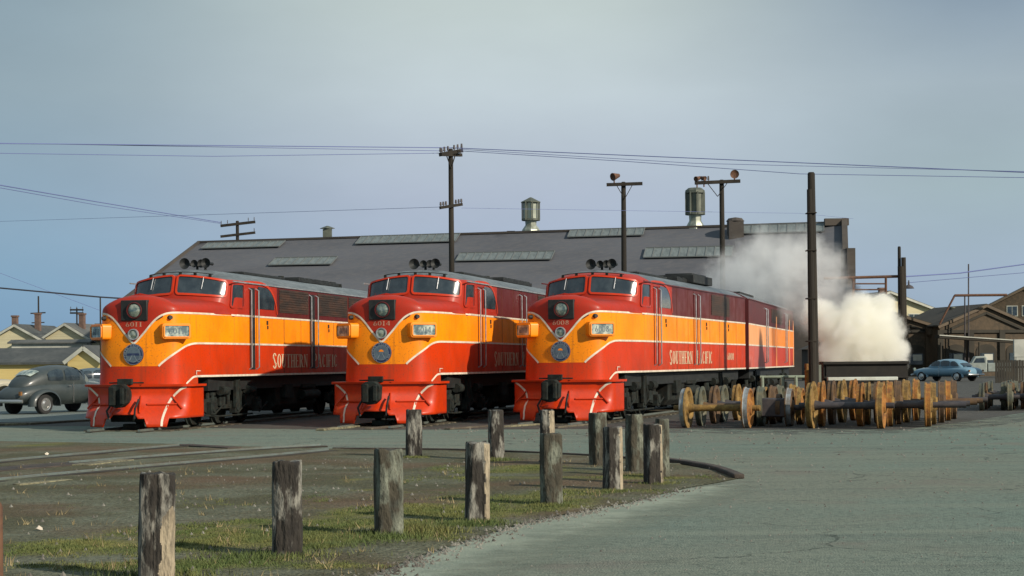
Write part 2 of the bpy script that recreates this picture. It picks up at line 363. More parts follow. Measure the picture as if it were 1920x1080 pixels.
# ---- serif lettering as thick/thin strokes in a (u,z) box of height 1
def glyph(ch):
    T, t = .15, .06; q = []; w = .5
    def rect(x0, y0, x1, y1): q.append(((x0, y0), (x1, y0), (x1, y1), (x0, y1)))
    def stem(x, y0=0, y1=1, s0=True, s1=True):
        rect(x, y0, x+T, y1)
        if s0: rect(x-.06, y0, x+T+.06, y0+t)
        if s1: rect(x-.06, y1-t, x+T+.06, y1)
    def arc(cx, cy, rx, ry, a0, a1, th=T, tv=t, n=14):
        for k in range(n):
            a, b = R(a0+(a1-a0)*k/n), R(a0+(a1-a0)*(k+1)/n)
            q.append(((cx+rx*math.cos(a), cy+ry*math.sin(a)), (cx+rx*math.cos(b), cy+ry*math.sin(b)),
                      (cx+(rx-th)*math.cos(b), cy+(ry-tv)*math.sin(b)), (cx+(rx-th)*math.cos(a), cy+(ry-tv)*math.sin(a))))
    def diag(x0, y0, x1, y1, th): q.append(((x0, y0), (x0+th, y0), (x1+th, y1), (x1, y1)))
    if ch == 'S':
        arc(.24, .73, .24, .27, 20, 200); arc(.24, .27, .24, .27, 200, 380)
        diag(.0, .76, .33, .2, T); w = .5
    elif ch in 'OCU0':
        if ch == 'U': rect(.02, .25, .17, 1); rect(.38, .25, .45, 1); rect(-.04, .94, .23, 1); rect(.32, .94, .5, 1); arc(.235, .25, .215, .25, 180, 360, .12)
        elif ch == 'C': arc(.26, .5, .25, .5, 40, 320)
        else: arc(.26, .5, .26, .5, 0, 360, n=22)
        w = .54
    elif ch == 'T': stem(.18, s1=False); rect(0, .94, .51, 1); rect(0, .78, .04, 1); rect(.47, .78, .51, 1); w = .53
    elif ch == 'H': stem(0); stem(.36); rect(.1, .47, .4, .53); w = .56
    elif ch == 'E' or ch == 'F':
        stem(0); rect(.1, .94, .42, 1); rect(.1, .47, .33, .53); rect(.38, .8, .42, 1)
        if ch == 'E': rect(.1, 0, .42, t); rect(.38, 0, .42, .2)
        w = .48
    elif ch in 'RP':
        stem(0); arc(.16, .74, .28, .26, -90, 90)
        if ch == 'R': diag(.34, 0, .18, .5, T); rect(.32, 0, .54, t)
        w = .54
    elif ch == 'N': rect(.02, 0, .08, 1); rect(.42, 0, .48, 1); diag(.36, 0, .02, 1, T); rect(-.04, 0, .14, t); rect(.36, .94, .54, 1); w = .56
    elif ch == 'A': diag(0, 0, .22, 1, .06); diag(.36, 0, .16, 1, T); rect(.08, .3, .4, .35); rect(-.05, 0, .13, t); rect(.32, 0, .56, t); w = .56
    elif ch == 'I': stem(.04); w = .24
    elif ch == ' ': w = .75
    elif ch == '6': arc(.25, .28, .25, .28, 0, 360); diag(0, .3, .22, 1, .12)
    elif ch == '8': arc(.25, .27, .25, .27, 0, 360); arc(.25, .75, .21, .25, 0, 360)
    elif ch == '1': stem(.14); w = .42
    elif ch == '4': rect(.3, 0, .44, 1); diag(0, .3, .3, 1, .07); rect(0, .25, .5, .32)
    elif ch == '2': arc(.24, .74, .24, .26, -10, 180); diag(.02, 0, .32, .7, .12); rect(0, 0, .48, .1)
    elif ch == '3': arc(.22, .75, .23, .25, -90, 160); arc(.22, .26, .25, .27, -160, 90)
    return q, w+.09
def lettering(mb, Sf, text, u0, z0, h, xs, off, sgn=1, bigfirst=False):
    u = u0
    for i, ch in enumerate(text):
        q, w = glyph(ch); hh = h*(1.14 if bigfirst and (i == 0 or text[i-1] == ' ') else 1); zz = z0-(hh-h)*.5
        for poly in q:
            i0 = len(mb.v)
            for a, b in poly: mb.v.append(Sf(sgn*(u+a*xs*h), zz+b*hh, off))
            mb.quad((i0, i0+1, i0+2, i0+3))
        u += w*xs*h
    return u
BODY = None
U145 = u_at_y(1.15)

def truck(root, yc):
    t = MB()
    for sgn in (-1, 1):
        x = sgn*1.18
        t.prism([(-2.25, .5), (-2.2, .78), (-1.2, .86), (-.8, .62), (.8, .62), (1.2, .86), (2.2, .78), (2.25, .5), (1.9, .4), (1.1, .5), (-1.1, .5), (-1.9, .4)],
                lambda a, b, d: (x+d, yc+a, b), -.07, .07)
        t.box((x, yc, .95), (.12, 3.2, .12)); t.box((x+sgn*.1, yc+1.0, .72), (.1, .5, .34)); t.box((x+sgn*.1, yc-.95, .74), (.1, .42, .3))
        for k in (-1.8, -1.45, 1.45, 1.8, -.3, .3):
            t.tube([(x+sgn*.03, yc+k, .55), (x+sgn*.03, yc+k, .98)], .07, 8)
    t.box((0, yc, .7), (2.2, .5, .3))
    fr = t.build('truck_frame', M['grime'], root, bevel=.012)
    for k in (-1.75, 0, 1.75):
        w = MB()
        for sgn in (-1, 1): w._lathe(Vector((sgn*.72, yc+k, .53)), Vector((sgn, 0, 0)), [(-.02, 0), (-.02, .54), (.02, .54), (.03, .5), (.12, .49), (.12, .42), (.08, .38), (.08, .16), (.2, .13), (.2, 0)], 28, 0)
        w.tube([(-1.2, yc+k, .53), (1.2, yc+k, .53)], .08, 10)
        w.build('wheelset', M['grime'], fr)
        for sgn in (-1, 1):
            j = MB()
            j.box((sgn*1.3, yc+k, .54), (.2, .34, .36)); j.tube([(sgn*1.3, yc+k, .54), (sgn*1.43, yc+k, .54)], [.14, .12], 12)
            j.tube([(sgn*1.28, yc+k+.25, .34), (sgn*1.34, yc+k+.8, .62)], .03, 6)
            j.build('journal_box', M['grime'], fr, bevel=.015)
    b = MB()
    for sgn in (-1, 1):
        for k in (-1.05, .98): b.tube([(sgn*1.38, yc+k-.22, 1.02), (sgn*1.38, yc+k+.26, 1.02)], .13, 12)
        b.tube([(sgn*1.36, yc-2.3, .36), (sgn*1.3, yc-1.2, .3), (sgn*1.3, yc+1.4, .3)], .028, 6)
        b.tube([(sgn*1.4, yc+.1, 1.35), (sgn*1.44, yc+.12, .9), (sgn*1.36, yc+.3, .5)], .035, 6)
        b.box((sgn*1.38, yc-.02, .92), (.08, .34, .8))
    b.build('brake_cylinder', M['grime'], fr)
    return fr

def underframe(root, L):
    t = MB()
    t.box((0, L/2+.8, 1.22), (2.7, L-2.2, .36)); t.box((0, L/2+.4, .98), (1.1, L-4, .3))
    t.build('underframe', M['black'], root)
    f = MB(); yt = L/2+.1
    f.prism([(-1.28, .5), (-1.1, .32), (1.1, .32), (1.28, .5), (1.28, 1.1), (-1.28, 1.1)], lambda a, b, d: (a, yt+d, b), -1.9, 1.9)
    f.build('fuel_tank', M['grime'], root, bevel=.03)
    for sgn in (-1, 1):
        p = MB(); p.box((sgn*1.36, yt-1.1, .92), (.16, .7, .42)); p.build('battery_box', M['grime'], root, bevel=.01); p = MB(); p.tube([(sgn*1.38, yt+.2, .78), (sgn*1.38, yt+1.7, .78)], .15, 14); p.box((sgn*1.34, yt+.95, 1.05), (.1, 1.3, .12))
        p.build('air_reservoir', M['grime'], root, bevel=.01)

def door(root, y0, y1, zb, zt, dark, sgn=1):
    S_ = S_side; u0, u1 = y2u(y0), y2u(y1); mb = MB()
    if dark:
        mb.prism([(y0+.06, zb), (y1-.06, zb), (y1-.06, zt), (y0+.06, zt)], lambda a, b, d: (sgn*(1.585+d), a, b), 0, .008)
        mb.build('door', M['black'], root)
    else:
        # door outline: two thin jambs and a lintel standing slightly proud
        for y in (y0, y1): mb.box((sgn*1.588, y, (zb+zt)/2), (.022, .03, zt-zb))
        mb.box((sgn*1.588, (y0+y1)/2, zt+.01), (.022, y1-y0+.05, .04))
        mb.build('door', M['maroon'], root)
    for y in (y0-.02, y1+.05):
        h = MB(); x = sgn*1.67
        h.tube([(sgn*1.58, y, zt-.02), (x, y, zt-.07), (x, y, 2.9), (x, y, zb+.06), (sgn*1.58, y, zb)], .021, 8)
        o = h.build('handrail', M['silver'], root)

def make_loco(P):
    root = empty('diesel_locomotive', (P['X'], P['Y'], P.get('z', 0)), -R(P['th']), P['label'], 'locomotive', 'orange and red diesel locomotives lined up nose forward')
    L = 18.3; LOWU = [(u, z) for u, z in LOWER]
    # ---------------- body shell
    b = MB()
    us = lin(-UEND, UEND, 97); vs = lin(1.43, ZS0, 26) + [ZS0+(ZS1-ZS0)*math.sin(PI/2*k/10) for k in range(1, 11)]
    b.grid(S_nose, us, vs)
    usa = lin(-U145, U145, 61); b.grid(S_nose, usa, lin(1.2, 1.43, 4))
    ring = [S_nose(u, ZS1-1e-4) for u in us]; i0 = len(b.v); rows = 9
    for k in range(rows):
        f = 1-k/(rows-1)
        for j, p in enumerate(ring):
            g = min(1, max(0, p.y)/2.4); z = p.z + (.03+.10*g)*(1-f**2) + .0
            b.v.append(Vector((p.x*f, p.y, z))); b.uv.append((len(b.v)-1, us[j], 3.8))
    n = len(ring)
    for k in range(rows-1):
        for j in range(n-1): b.quad((i0+k*n+j, i0+k*n+j+1, i0+(k+1)*n+j+1, i0+(k+1)*n+j))
    # cab front and sides
    uc = lin(-CAB.L, CAB.L, 81)
    i1 = len(b.v); b.grid(S_cab, uc, lin(3.0, 4.14, 14), uvs=False)
    for k in range(14):
        for j, u in enumerate(uc): b.uv.append((i1+k*len(uc)+j, math.copysign(max(1.3, abs(u)), u or 1), max(3.4, lin(3.0, 4.14, 14)[k])))
    # dome over the cab, then body roof
    qs = [1, .985, .96, .93, .88, .8, .7, .55, .4, .2, .05]
    ring = [S_cab(u, 4.14) for u in uc]; i0 = len(b.v)
    for q in qs:
        for j, p in enumerate(ring):
            b.v.append(Vector((p.x*q, YC+(p.y-YC)*q, p.z+(4.56-p.z)*(1-q**2.6)))); b.uv.append((len(b.v)-1, 1, 4.0))
    n = len(ring)
    for k in range(len(qs)-1):
        for j in range(n-1): b.quad((i0+k*n+j, i0+k*n+j+1, i0+(k+1)*n+j+1, i0+(k+1)*n+j), 0 if qs[k] > P.get('redroof', .93) else 1)
    # flat sides
    for sgn in (-1, 1):
        b.grid(lambda u, z: S_side(u, z), [sgn*u for u in lin(UEND, y2u(YC), 5)], lin(1.43, 3.7, 6))
        b.grid(lambda u, z: S_side(u, z), [sgn*u for u in [y2u(YC), U_MAROON-.001, U_MAROON+.001]+lin(U_MAROON+.5, y2u(L), 14)], lin(1.43, 4.14, 8))
    # roof
    xs = [-1.58+3.16*k/28 for k in range(29)]; ys = [YC]+lin(5, L, 14); i0 = len(b.v)
    for y in ys:
        for x in xs: b.v.append(Vector((x, y, 4.14+.42*(1-abs(x/1.58)**2.6))))
    for a in range(len(ys)-1):
        for c in range(28): b.quad((i0+a*29+c, i0+a*29+c+1, i0+(a+1)*29+c+1, i0+(a+1)*29+c), 1)
    i0 = b.add([(x, L, 4.14+.42*(1-abs(x/1.58)**2.6)) for x in xs]+[(1.58, L, 1.43), (-1.58, L, 1.43)]); b.quad([i0+k for k in range(31)], 1)
    b.build('body', [BODY, M['roof']], root, smooth=50)
    # ---------------- stripes (thin painted bands laid on the skin)
    s = MB(); o = .011; w = .052
    ub = 2.2
    for g in (-1, 1):
        ribbon(s, S_nose, [(g*u, z) for u, z in UPPER[:-1]], w, o)
        ribbon(s, S_nose, [(g*1.19, 3.185), (g*(UEND-.02), 3.185)], w, o)
        ribbon(s, S_nose, [(g*u, z) for u, z in LOWER[1:-1]], w, o)
        ribbon(s, S_nose, [(g*2.19, 2.36), (g*(UEND-.02), 2.36)], w, o)
        ribbon(s, S_side, [(g*(UEND-.03), 3.185), (g*y2u(L), 3.185)], w, o+.002)
        ribbon(s, S_side, [(g*(UEND-.03), 2.36), (g*y2u(L), 2.36)], w, o+.002)
        ribbon(s, S_nose, [(g*(U145-.05), 1.455), (g*(UEND-.01), 1.455)], .055, o+.004)
        ribbon(s, S_side, [(g*(UEND-.02), 1.455), (g*y2u(L), 1.455)], .055, o+.006)
        ribbon(s, S_nose, [(g*(U145-.02), 1.455), (g*(U145-.22), 1.43), (g*(U145-.42), 1.33), (g*(U145-.55), 1.25)], w, o)
    s.build('pinstripe', M['white'], root, fix=False)
    # seam where the nose skin meets the lower apron
    # ---------------- pilot
    p = MB()
    def bot(u):
        a = abs(PIL.at(u)[0].x)
        if a < .30: return .46
        if .52 < a < 1.0: return .12
        return .35
    up = sorted(set([round(u, 4) for u in lin(-PIL.L, PIL.L, 91)]))
    n = len(up); i0 = len(p.v); zr = lin(0, 1, 13)
    for k in zr:
        for u in up: p.v.append(S_pil(u, bot(u)+(1.22-bot(u))*k))
    for k in range(12):
        for j in range(n-1): p.quad((i0+k*n+j, i0+k*n+j+1, i0+(k+1)*n+j+1, i0+(k+1)*n+j))
    i0 = len(p.v)      # top shelf with a lip
    for off, z, inner in ((-.02, 1.19, 0), (.09, 1.19, 0), (.09, 1.25, 0), (-.02, 1.25, 0), (0, 1.25, 1)):
        for u in up:
            if inner: q = S_pil(u, 1.25); q = Vector((q.x*.7, q.y+.45 if q.y < .8 else q.y, 1.25))
            else: q = S_pil(u, z, off)
            p.v.append(q)
    for k in range(4):
        for j in range(n-1): p.quad((i0+k*n+j, i0+k*n+j+1, i0+(k+1)*n+j+1, i0+(k+1)*n+j))
    pil = p.build('pilot', M['red'], root, smooth=30, fix=False)
    sd_ = pil.modifiers.new('solid', 'SOLIDIFY'); sd_.thickness = .03; sd_.offset = -1
    def upx(x):
        a, c = 0, PIL.L
        for _ in range(30):
            m_ = (a+c)/2
            if PIL.at(m_)[0].x < x: a = m_
            else: c = m_
        return a
    for g in (-1, 1):
        s = MB(); ribbon(s, S_pil, [(g*upx(1.46), 1.18), (g*upx(1.34), 1.1), (g*upx(1.13), .86), (g*upx(.98), .56), (g*upx(.9), .32), (g*upx(.88), .14)], .06, .006)
        s.build('pinstripe', M['white'], pil, fix=False)
    for g in (-1, 1):
        s = MB(); a = S_pil(g*upx(.55), .72, .03); c = S_pil(g*upx(1.25), .72, .03)
        s.tube([S_pil(g*upx(.55), .72, -.01), a, c, S_pil(g*upx(1.25), .72, -.01)], .022, 8)
        s.tube([S_pil(g*upx(1.15), .93, .02), S_pil(g*upx(1.35), .6, .05)], .025, 6); s.tube([S_pil(g*upx(.42), .95, .02), S_pil(g*upx(.36), .5, .04)], .022, 6)
        s.build('grab_iron', M['red'], pil)
    # side step panel behind the pilot corner
    # ---------------- coupler
    c = MB(); c.box((0, -.55, .96), (.24, .5, .28)); c.prism([(-.27, -.26), (-.05, -.32), (.1, -.30), (.24, -.18), (.27, .18), (.12, .31), (-.14, .31), (-.27, .22)], lambda a, b_, d: (a, -.86+d, .96+b_), -.10, .16)
    c.box((.15, -1.0, .96), (.11, .10, .44)); c.box((-.13, -1.0, .96), (.16, .12, .5)); c.build('coupler', M['grime'], root, bevel=.02)
    c = MB(); c.box((0, -.50, 1.33), (.42, .10, .16)); c.tube([(-.5, -.42, 1.30), (.5, -.42, 1.30)], .022, 8); c.build('uncoupling_lever', M['grime'], root, bevel=.01)
    h = MB(); h.tube([(.34, -.4, .85), (.4, -.75, .62), (.36, -.72, .36), (.28, -.6, .3)], .03, 8); h.build('air_hose', M['black'], root)
    h = MB(); h.tube([(-.4, -.4, .8), (-.48, -.62, .55), (-.42, -.6, .32)], .03, 8)
    h.build('air_hose', M['black'], root)
    g_ = MB(); g_.box((0, .2, .34), (1.3, .5, .2)); g_.box((0, 0, .12), (.5, .3, .14)); g_.build('draft_gear', M['grime'], root, bevel=.02)
    # ---------------- nose lights
    yh = S_nose(0, 3.3).y
    hb = MB(); fx, z0, z1 = .385, 2.97, 3.53; yb = S_nose(0, 3.1).y+.10
    hb.prism([(-fx, z0), (fx, z0), (fx, z1), (-fx, z1)], lambda a, b_, d: (a, d, b_), S_nose(0, 3.2).y-.02, S_nose(0, 3.4).y+.3)
    bx = hb.build('headlight_housing', M['black'], root, bevel=.02)
    yf = S_nose(0, 3.2).y-.04
    k_ = MB(); k_._lathe(Vector((.03, yf, 3.25)), Vector((0, 1, 0)), [(-.02, .225), (-.05, .215), (-.05, .20), (.0, .195)], 32)
    k_.build('bezel', M['maroon'], bx)
    k_ = MB(); k_._lathe(Vector((.03, yf, 3.25)), Vector((0, 1, 0)), [(-.045, .0), (-.05, .1), (-.04, .15), (-.01, .19)], 32); k_.build('lens', M['lens'], bx)
    k_ = MB(); yf2 = S_nose(0, 2.62).y-.01
    k_._lathe(Vector((0.0, yf2, 2.60)), Vector((0, 1, 0)), [(0, .155), (-.06, .15), (-.06, .125), (-.0, .12)], 28); ml = k_.build('signal_lamp', M['silver'], root)
    k_ = MB(); k_._lathe(Vector((0.0, yf2, 2.60)), Vector((0, 1, 0)), [(-.05, 0), (-.045, .07), (-.02, .125)], 24); k_.build('lens', M['lens'], ml)
    # ---------------- medallion
    ym = S_nose(0, 2.06).y-.012; o_ = Vector((0.0, ym, 2.06))
    k_ = MB(); k_._lathe(o_, Vector((0, 1, 0)), [(.03, .285), (-.015, .285), (-.02, .27), (-.02, .0)], 40); md = k_.build('medallion', M['blue'], root)
    k_ = MB(); k_._lathe(o_, Vector((0, 1, 0)), [(-.023, .205), (-.024, 0)], 36); k_.build('medallion_face', M['sky_grey'], md, fix=False)
    k_ = MB()
    for rr in (.278, .212): k_._lathe(o_, Vector((0, 1, 0)), [(-.0245, rr), (-.0245, rr-.009)], 40)
    # rails running to the horizon
    for x0, x1 in ((-.10, -.02), (.10, .02)):
        i0 = k_.add([(x0-.012, ym-.0265, 1.90), (x0+.012, ym-.0265, 1.90), (x1+.004, ym-.0265, 2.06), (x1-.004, ym-.0265, 2.06)]); k_.quad((i0, i0+1, i0+2, i0+3))
    ring_text = 'SOUTHERN PACIFIC LINES'
    def Sring(u, z, off=0): a = PI/2 + R(150) - u; return Vector((math.cos(a)*z, ym-.0262, 2.06+math.sin(a)*z))
    u = 0.
    tot = sum(glyph(c_)[1] for c_ in ring_text); sc = R(300)/tot
    for ch in ring_text:
        q, w_ = glyph(ch)
        for poly in q:
            i0 = len(k_.v)
            for a, bb in poly: k_.v.append(Sring(u+a*sc, .219+bb*.045))
            k_.quad((i0, i0+1, i0+2, i0+3))
        u += w_*sc
    k_.build('medallion_lettering', M['medal_white'], md, fix=False)
    k_ = MB()
    if P.get('dark_sun'):
        i0 = k_.add([(-.19, ym-.0262, 2.03), (.19, ym-.0262, 2.03), (.17, ym-.0262, 2.09), (-.17, ym-.0262, 2.09)]); k_.quad((i0, i0+1, i0+2, i0+3))
        k_.build('medallion_band', M['blue'], md, fix=False)
    else:
        c0 = k_.add([(0, ym-.0262, 2.085)]); 
        for k in range(13): k_.add([(.07*math.cos(PI*k/12), ym-.0262, 2.085+.06*math.sin(PI*k/12))])
        for k in range(12): k_.quad((c0, c0+1+k, c0+2+k))
        k_.build('medallion_sun', M['orange'], md, fix=False)
    # ---------------- nose number
    k_ = MB(); tot = sum(glyph(c_)[1] for c_ in P['num']); hN = .125; xsc = .52/(tot*hN)
    lettering(k_, S_nose, P['num'], -.26, 2.81, hN, xsc, .006); k_.build('nose_number', M['number_paint'], root, fix=False)
    # ---------------- number boards on the nose corners
    for g in (-1, 1):
        um = 1.18; q, nn = NOSE.at(g*um); a = R(40)*g
        q0 = S_nose(g*um, 2.78)
        dirn = Vector((math.sin(a), -math.cos(a), 0)); side = Vector((math.cos(a), math.sin(a), 0)); cen = Vector((q0.x, q0.y, 2.68)) + dirn*.0
        def T(a_, b_, d, side=side, dirn=dirn, cen=cen): return cen + side*a_ + Vector((0, 0, b_)) + dirn*d
        out = rrect(0, 0, .40, .215, .08)
        m_ = MB(); m_.prism(out, T, -.5, .17); m_.v = m_.v
        bd = m_.build('number_board', M['orange'], root, bevel=.015)
        m_ = MB(); m_.prism(rrect(0, 0, .335, .145, .035), T, .16, .176); m_.build('number_glass', M['board'], bd)
        m_ = MB()
        lettering(m_, lambda u, z, off=0: T(u, z, .181), P['num'], -.22*1, -.085, .17, .44/(tot*.17), 0); m_.build('board_digits', M['sky_grey'], bd, fix=False)
        m_ = MB(); fo = rrect(0, 0, .335, .145, .035); frame(m_, lambda a_, b_, d: T(a_, b_, d), fo, 0, 0, .03, .17, .2); m_.build('board_rim', M['orange'], bd)
        # marker lamp above and small grab irons
        m_ = MB(); pm = S_nose(g*1.02, 3.05, -.02); nn3 = Vector((nn.x, nn.y, 0)).normalized()
        m_.tube([pm, pm+nn3*.1], [.07, .055], 14); m_.build('marker_lamp', M['black'], root)
        m_ = MB(); pa, pb = S_nose(g*.62, 3.02, .0), S_nose(g*.62, 3.02, .05)
        m_.tube([S_nose(g*.70, 3.01, -.01), S_nose(g*.7, 3.01, .05), S_nose(g*.82, 3.08, .05), S_nose(g*.82, 3.08, -.01)], .016, 6); m_.build('grab_iron', M['maroon'], root)
    # ---------------- windshield
    for g in (-1, 1):
        ucn, zcn = g*.775, 3.945; out = rrect(ucn, zcn, .69, .195, .06, skew=-g*.03)
        m_ = MB(); patch(m_, S_cab, out, ucn, zcn, .006, rings=5); ws = m_.build('windshield', M['glass'], root, fix=False)
        m_ = MB(); frame(m_, S_cab, out, ucn, zcn, .05, .0, .035); m_.build('window_frame', M['red'], ws)
        m_ = MB(); m_.tube([S_cab(ucn+.05, zcn+.21, .05), S_cab(ucn+.02, zcn-.08, .045)], .012, 6); m_.build('wiper', M['silver'], ws)
    m_ = MB()      # eyebrow grab rail and bolts over the windshield
    for k in (-.95, -.45, .1, .55, 1.0): q = S_cab(k, 4.14, -.10); m_.box((q.x, q.y, q.z+.10), (.07, .07, .07))
    m_.tube([S_cab(k, 4.12, -.12)+Vector((0, 0, .17)) for k in lin(-1.0, 1.1, 10)], .012, 6); m_.build('brow_rail', M['grime'], root)
    # ---------------- cab side windows
    for g in (-1, 1):
        Sg = (lambda u, z, off=0, g=g: Vector((g*(1.585+off), 3.2+u-UEND, z)))
        uq = g*1.97; out = rrect(uq, 3.75, .30, .32, .06); m_ = MB(); patch(m_, S_cab, out, uq, 3.75, .008, rings=4); qw = m_.build('quarter_window', M['glass'], root, fix=False)
        m_ = MB(); frame(m_, S_cab, out, uq, 3.75, .045, .0, .035); m_.build('window_frame', M['upred'], qw)
        o2 = []
        for k in range(17):
            t = k/16; a = PI/2*t; o2.append((y2u(5.15)+1.35*math.sin(a)**.75, 3.42+.66*math.cos(a)**.45 if k < 16 else 3.42))
        o2 = [(y2u(5.12), 3.42), (y2u(5.12), 3.75)]+o2+[(y2u(6.0), 3.42), (y2u(5.6), 3.42)]
        m_ = MB(); patch(m_, Sg, o2, y2u(5.7), 3.68, .012, rings=2); qw = m_.build('side_window', M['glass'], root, fix=False)
        m_ = MB(); ribbon(m_, Sg, [(y2u(4.0), 4.15), (y2u(4.5), 4.18), (y2u(5.4), 4.18), (y2u(6.0), 4.08), (y2u(6.4), 3.86), (y2u(6.62), 3.58), (y2u(6.72), 3.29)], .085, .02)
        m_.build('rain_gutter', M['red'], root, fix=False)
    # ---------------- doors and handrails
    for g in (-1, 1):
        door(root, 4.45, 4.95, 1.62, 4.02, P['dark'], g); door(root, 9.72, 10.28, 1.62, 4.02, P['dark'], g)
    # ---------------- side grilles, latches
    for g in (-1, 1):
        for a, c_ in P['grilles']:
            m_ = MB(); m_.box((g*1.585, (a+c_)/2, 3.72), (.02, c_-a, .72))
            for k in range(9): m_.box((g*1.6, (a+c_)/2, 3.42+.075*k), (.02, c_-a, .02))
            m_.build('side_grille', M['grille'], root)
        for yl in (5.9, 11.6, 15.2):
            m_ = MB(); m_.box((g*1.59, yl, 3.02), (.03, .09, .12)); m_.box((g*1.59, yl+.03, 2.88), (.03, .06, .1)); m_.build('latch', M['black'], root)
        m_ = MB(); m_.box((g*1.6, L/2+1.6, 4.15), (.03, L-3.2, .035)); m_.build('roof_gutter', M['silver'] if P['silver'] else M['maroon'], root)
    # ---------------- roof gear
    m_ = MB(); m_.box((0, 8.6, 4.58), (1.0, 3.6, .08)); m_.box((0, 8.6, 4.63), (.8, 3.4, .04)); m_.build('roof_hatch', M['black'], root, bevel=.01)
    m_ = MB(); m_.box((0, 13.6, 4.6), (1.2, 4.2, .12))
    for k in range(5): m_.box((0, 11.9+k*.85, 4.68), (1.1, .5, .05))
    m_.build('roof_fan', M['black'], root, bevel=.01)
    for yy in (11.1, 17.2):
        m_ = MB(); m_.tube([(.1, yy, 4.5), (.1, yy, 4.72)], [.12, .1], 12); m_.build('roof_vent', M['grime'], root)
    # horns
    hr = MB(); hr.tube([(-.38, 4.6, 4.75), (.36, 4.6, 4.75)], .03, 8); hr.tube([(-.1, 4.6, 4.45), (-.1, 4.6, 4.76)], .04, 8); hr.tube([(.16, 4.6, 4.45), (.16, 4.6, 4.76)], .04, 8)
    ho = hr.build('horn_rack', M['black'], root)
    for xx, rr, ln in ((-.36, .165, .34), (-.09, .115, .26), (.10, .125, .2), (.33, .15, .4)):
        m_ = MB(); m_._lathe(Vector((xx, 4.6, 4.76)), Vector((0, -1, 0)), [(-.1, .0), (-.1, .05), (.0, .045), (ln*.6, .06), (ln*.85, rr*.6), (ln, rr), (ln-.01, rr-.01), (ln*.8, .04), (ln*.7, 0)], 22)
        m_.build('horn', M['black'], ho)
    # ---------------- lettering on the flanks
    for g in (-1, 1):
        m_ = MB(); tx = 'SOUTHERN PACIFIC'; tot2 = sum(glyph(c_)[1] for c_ in tx); z0, hh = 1.66, .42; xsc = 6.2/(tot2*hh)
        wa = sum(glyph(c_)[1] for c_ in 'SOUTHERN ')*xsc*hh
        for word, us_ in (('SOUTHERN', 0), ('PACIFIC', wa)):
            m_ = MB()
            lettering(m_, (lambda u, z, off=0: Vector((1.588, 6.35+u, z))) if g > 0 else (lambda u, z, off=0: Vector((-1.588, 12.55-u, z))), word, us_, z0, hh, xsc, 0, 1, True)
            m_.build('railroad_lettering', M['letter'], root, fix=False)
        if P.get('sidenum'):
            m_ = MB(); lettering(m_, lambda u, z, off=0: Vector((g*1.588, (15.0+u) if g > 0 else (16.2-u), z)), P['num'], 0, 1.78, .26, 1.15/(tot*.26), 0)
            m_.build('side_number', M['letter'], root, fix=False)
    for g in (-1, 1):
        for ys_ in (7.35, 8.9, 12.15, 13.7, 16.6):
            m_ = MB(); m_.box((g*1.5815, ys_, 2.8), (.006, .022, 2.62)); m_.build('panel_seam', M['seam'], root)
    # step irons at the sill
    for g in (-1, 1):
        m_ = MB(); q = S_nose(g*(U145-.1), 1.5, .03); m_.tube([q, q+Vector((0, 0, .1)), q+Vector((0, .3, .1)), q+Vector((0, .3, 0))], .014, 6); m_.build('grab_iron', M['white'], root)
    underframe(root, L); truck(root, 3.95); truck(root, L-3.6)
    return root

BODY = body_material()
loco_left = make_loco(dict(X=-10.22, Y=44.6, th=12.5, num='6011', dark=True, silver=True, grilles=[(6.95, 9.6), (10.5, 13.6), (13.8, 17.8)], dark_sun=True,
    label='leftmost diesel locomotive, with dark grilles above its orange band, beside the parked grey sedan'))
loco_mid = make_loco(dict(X=-3.62, Y=45.8, th=14.0, num='6014', dark=False, silver=True, grilles=[(12.4, 15.4)],
    label='middle diesel locomotive numbered 6014, its flank partly in the shadow of its neighbour'))
loco_right = make_loco(dict(X=1.37, Y=46.8, th=19.5, num='6008', dark=False, silver=False, grilles=[(12.4, 15.4)], sidenum=True, redroof=.75,
    label='rightmost diesel locomotive numbered 6008, coupled to a trailing unit behind it'))

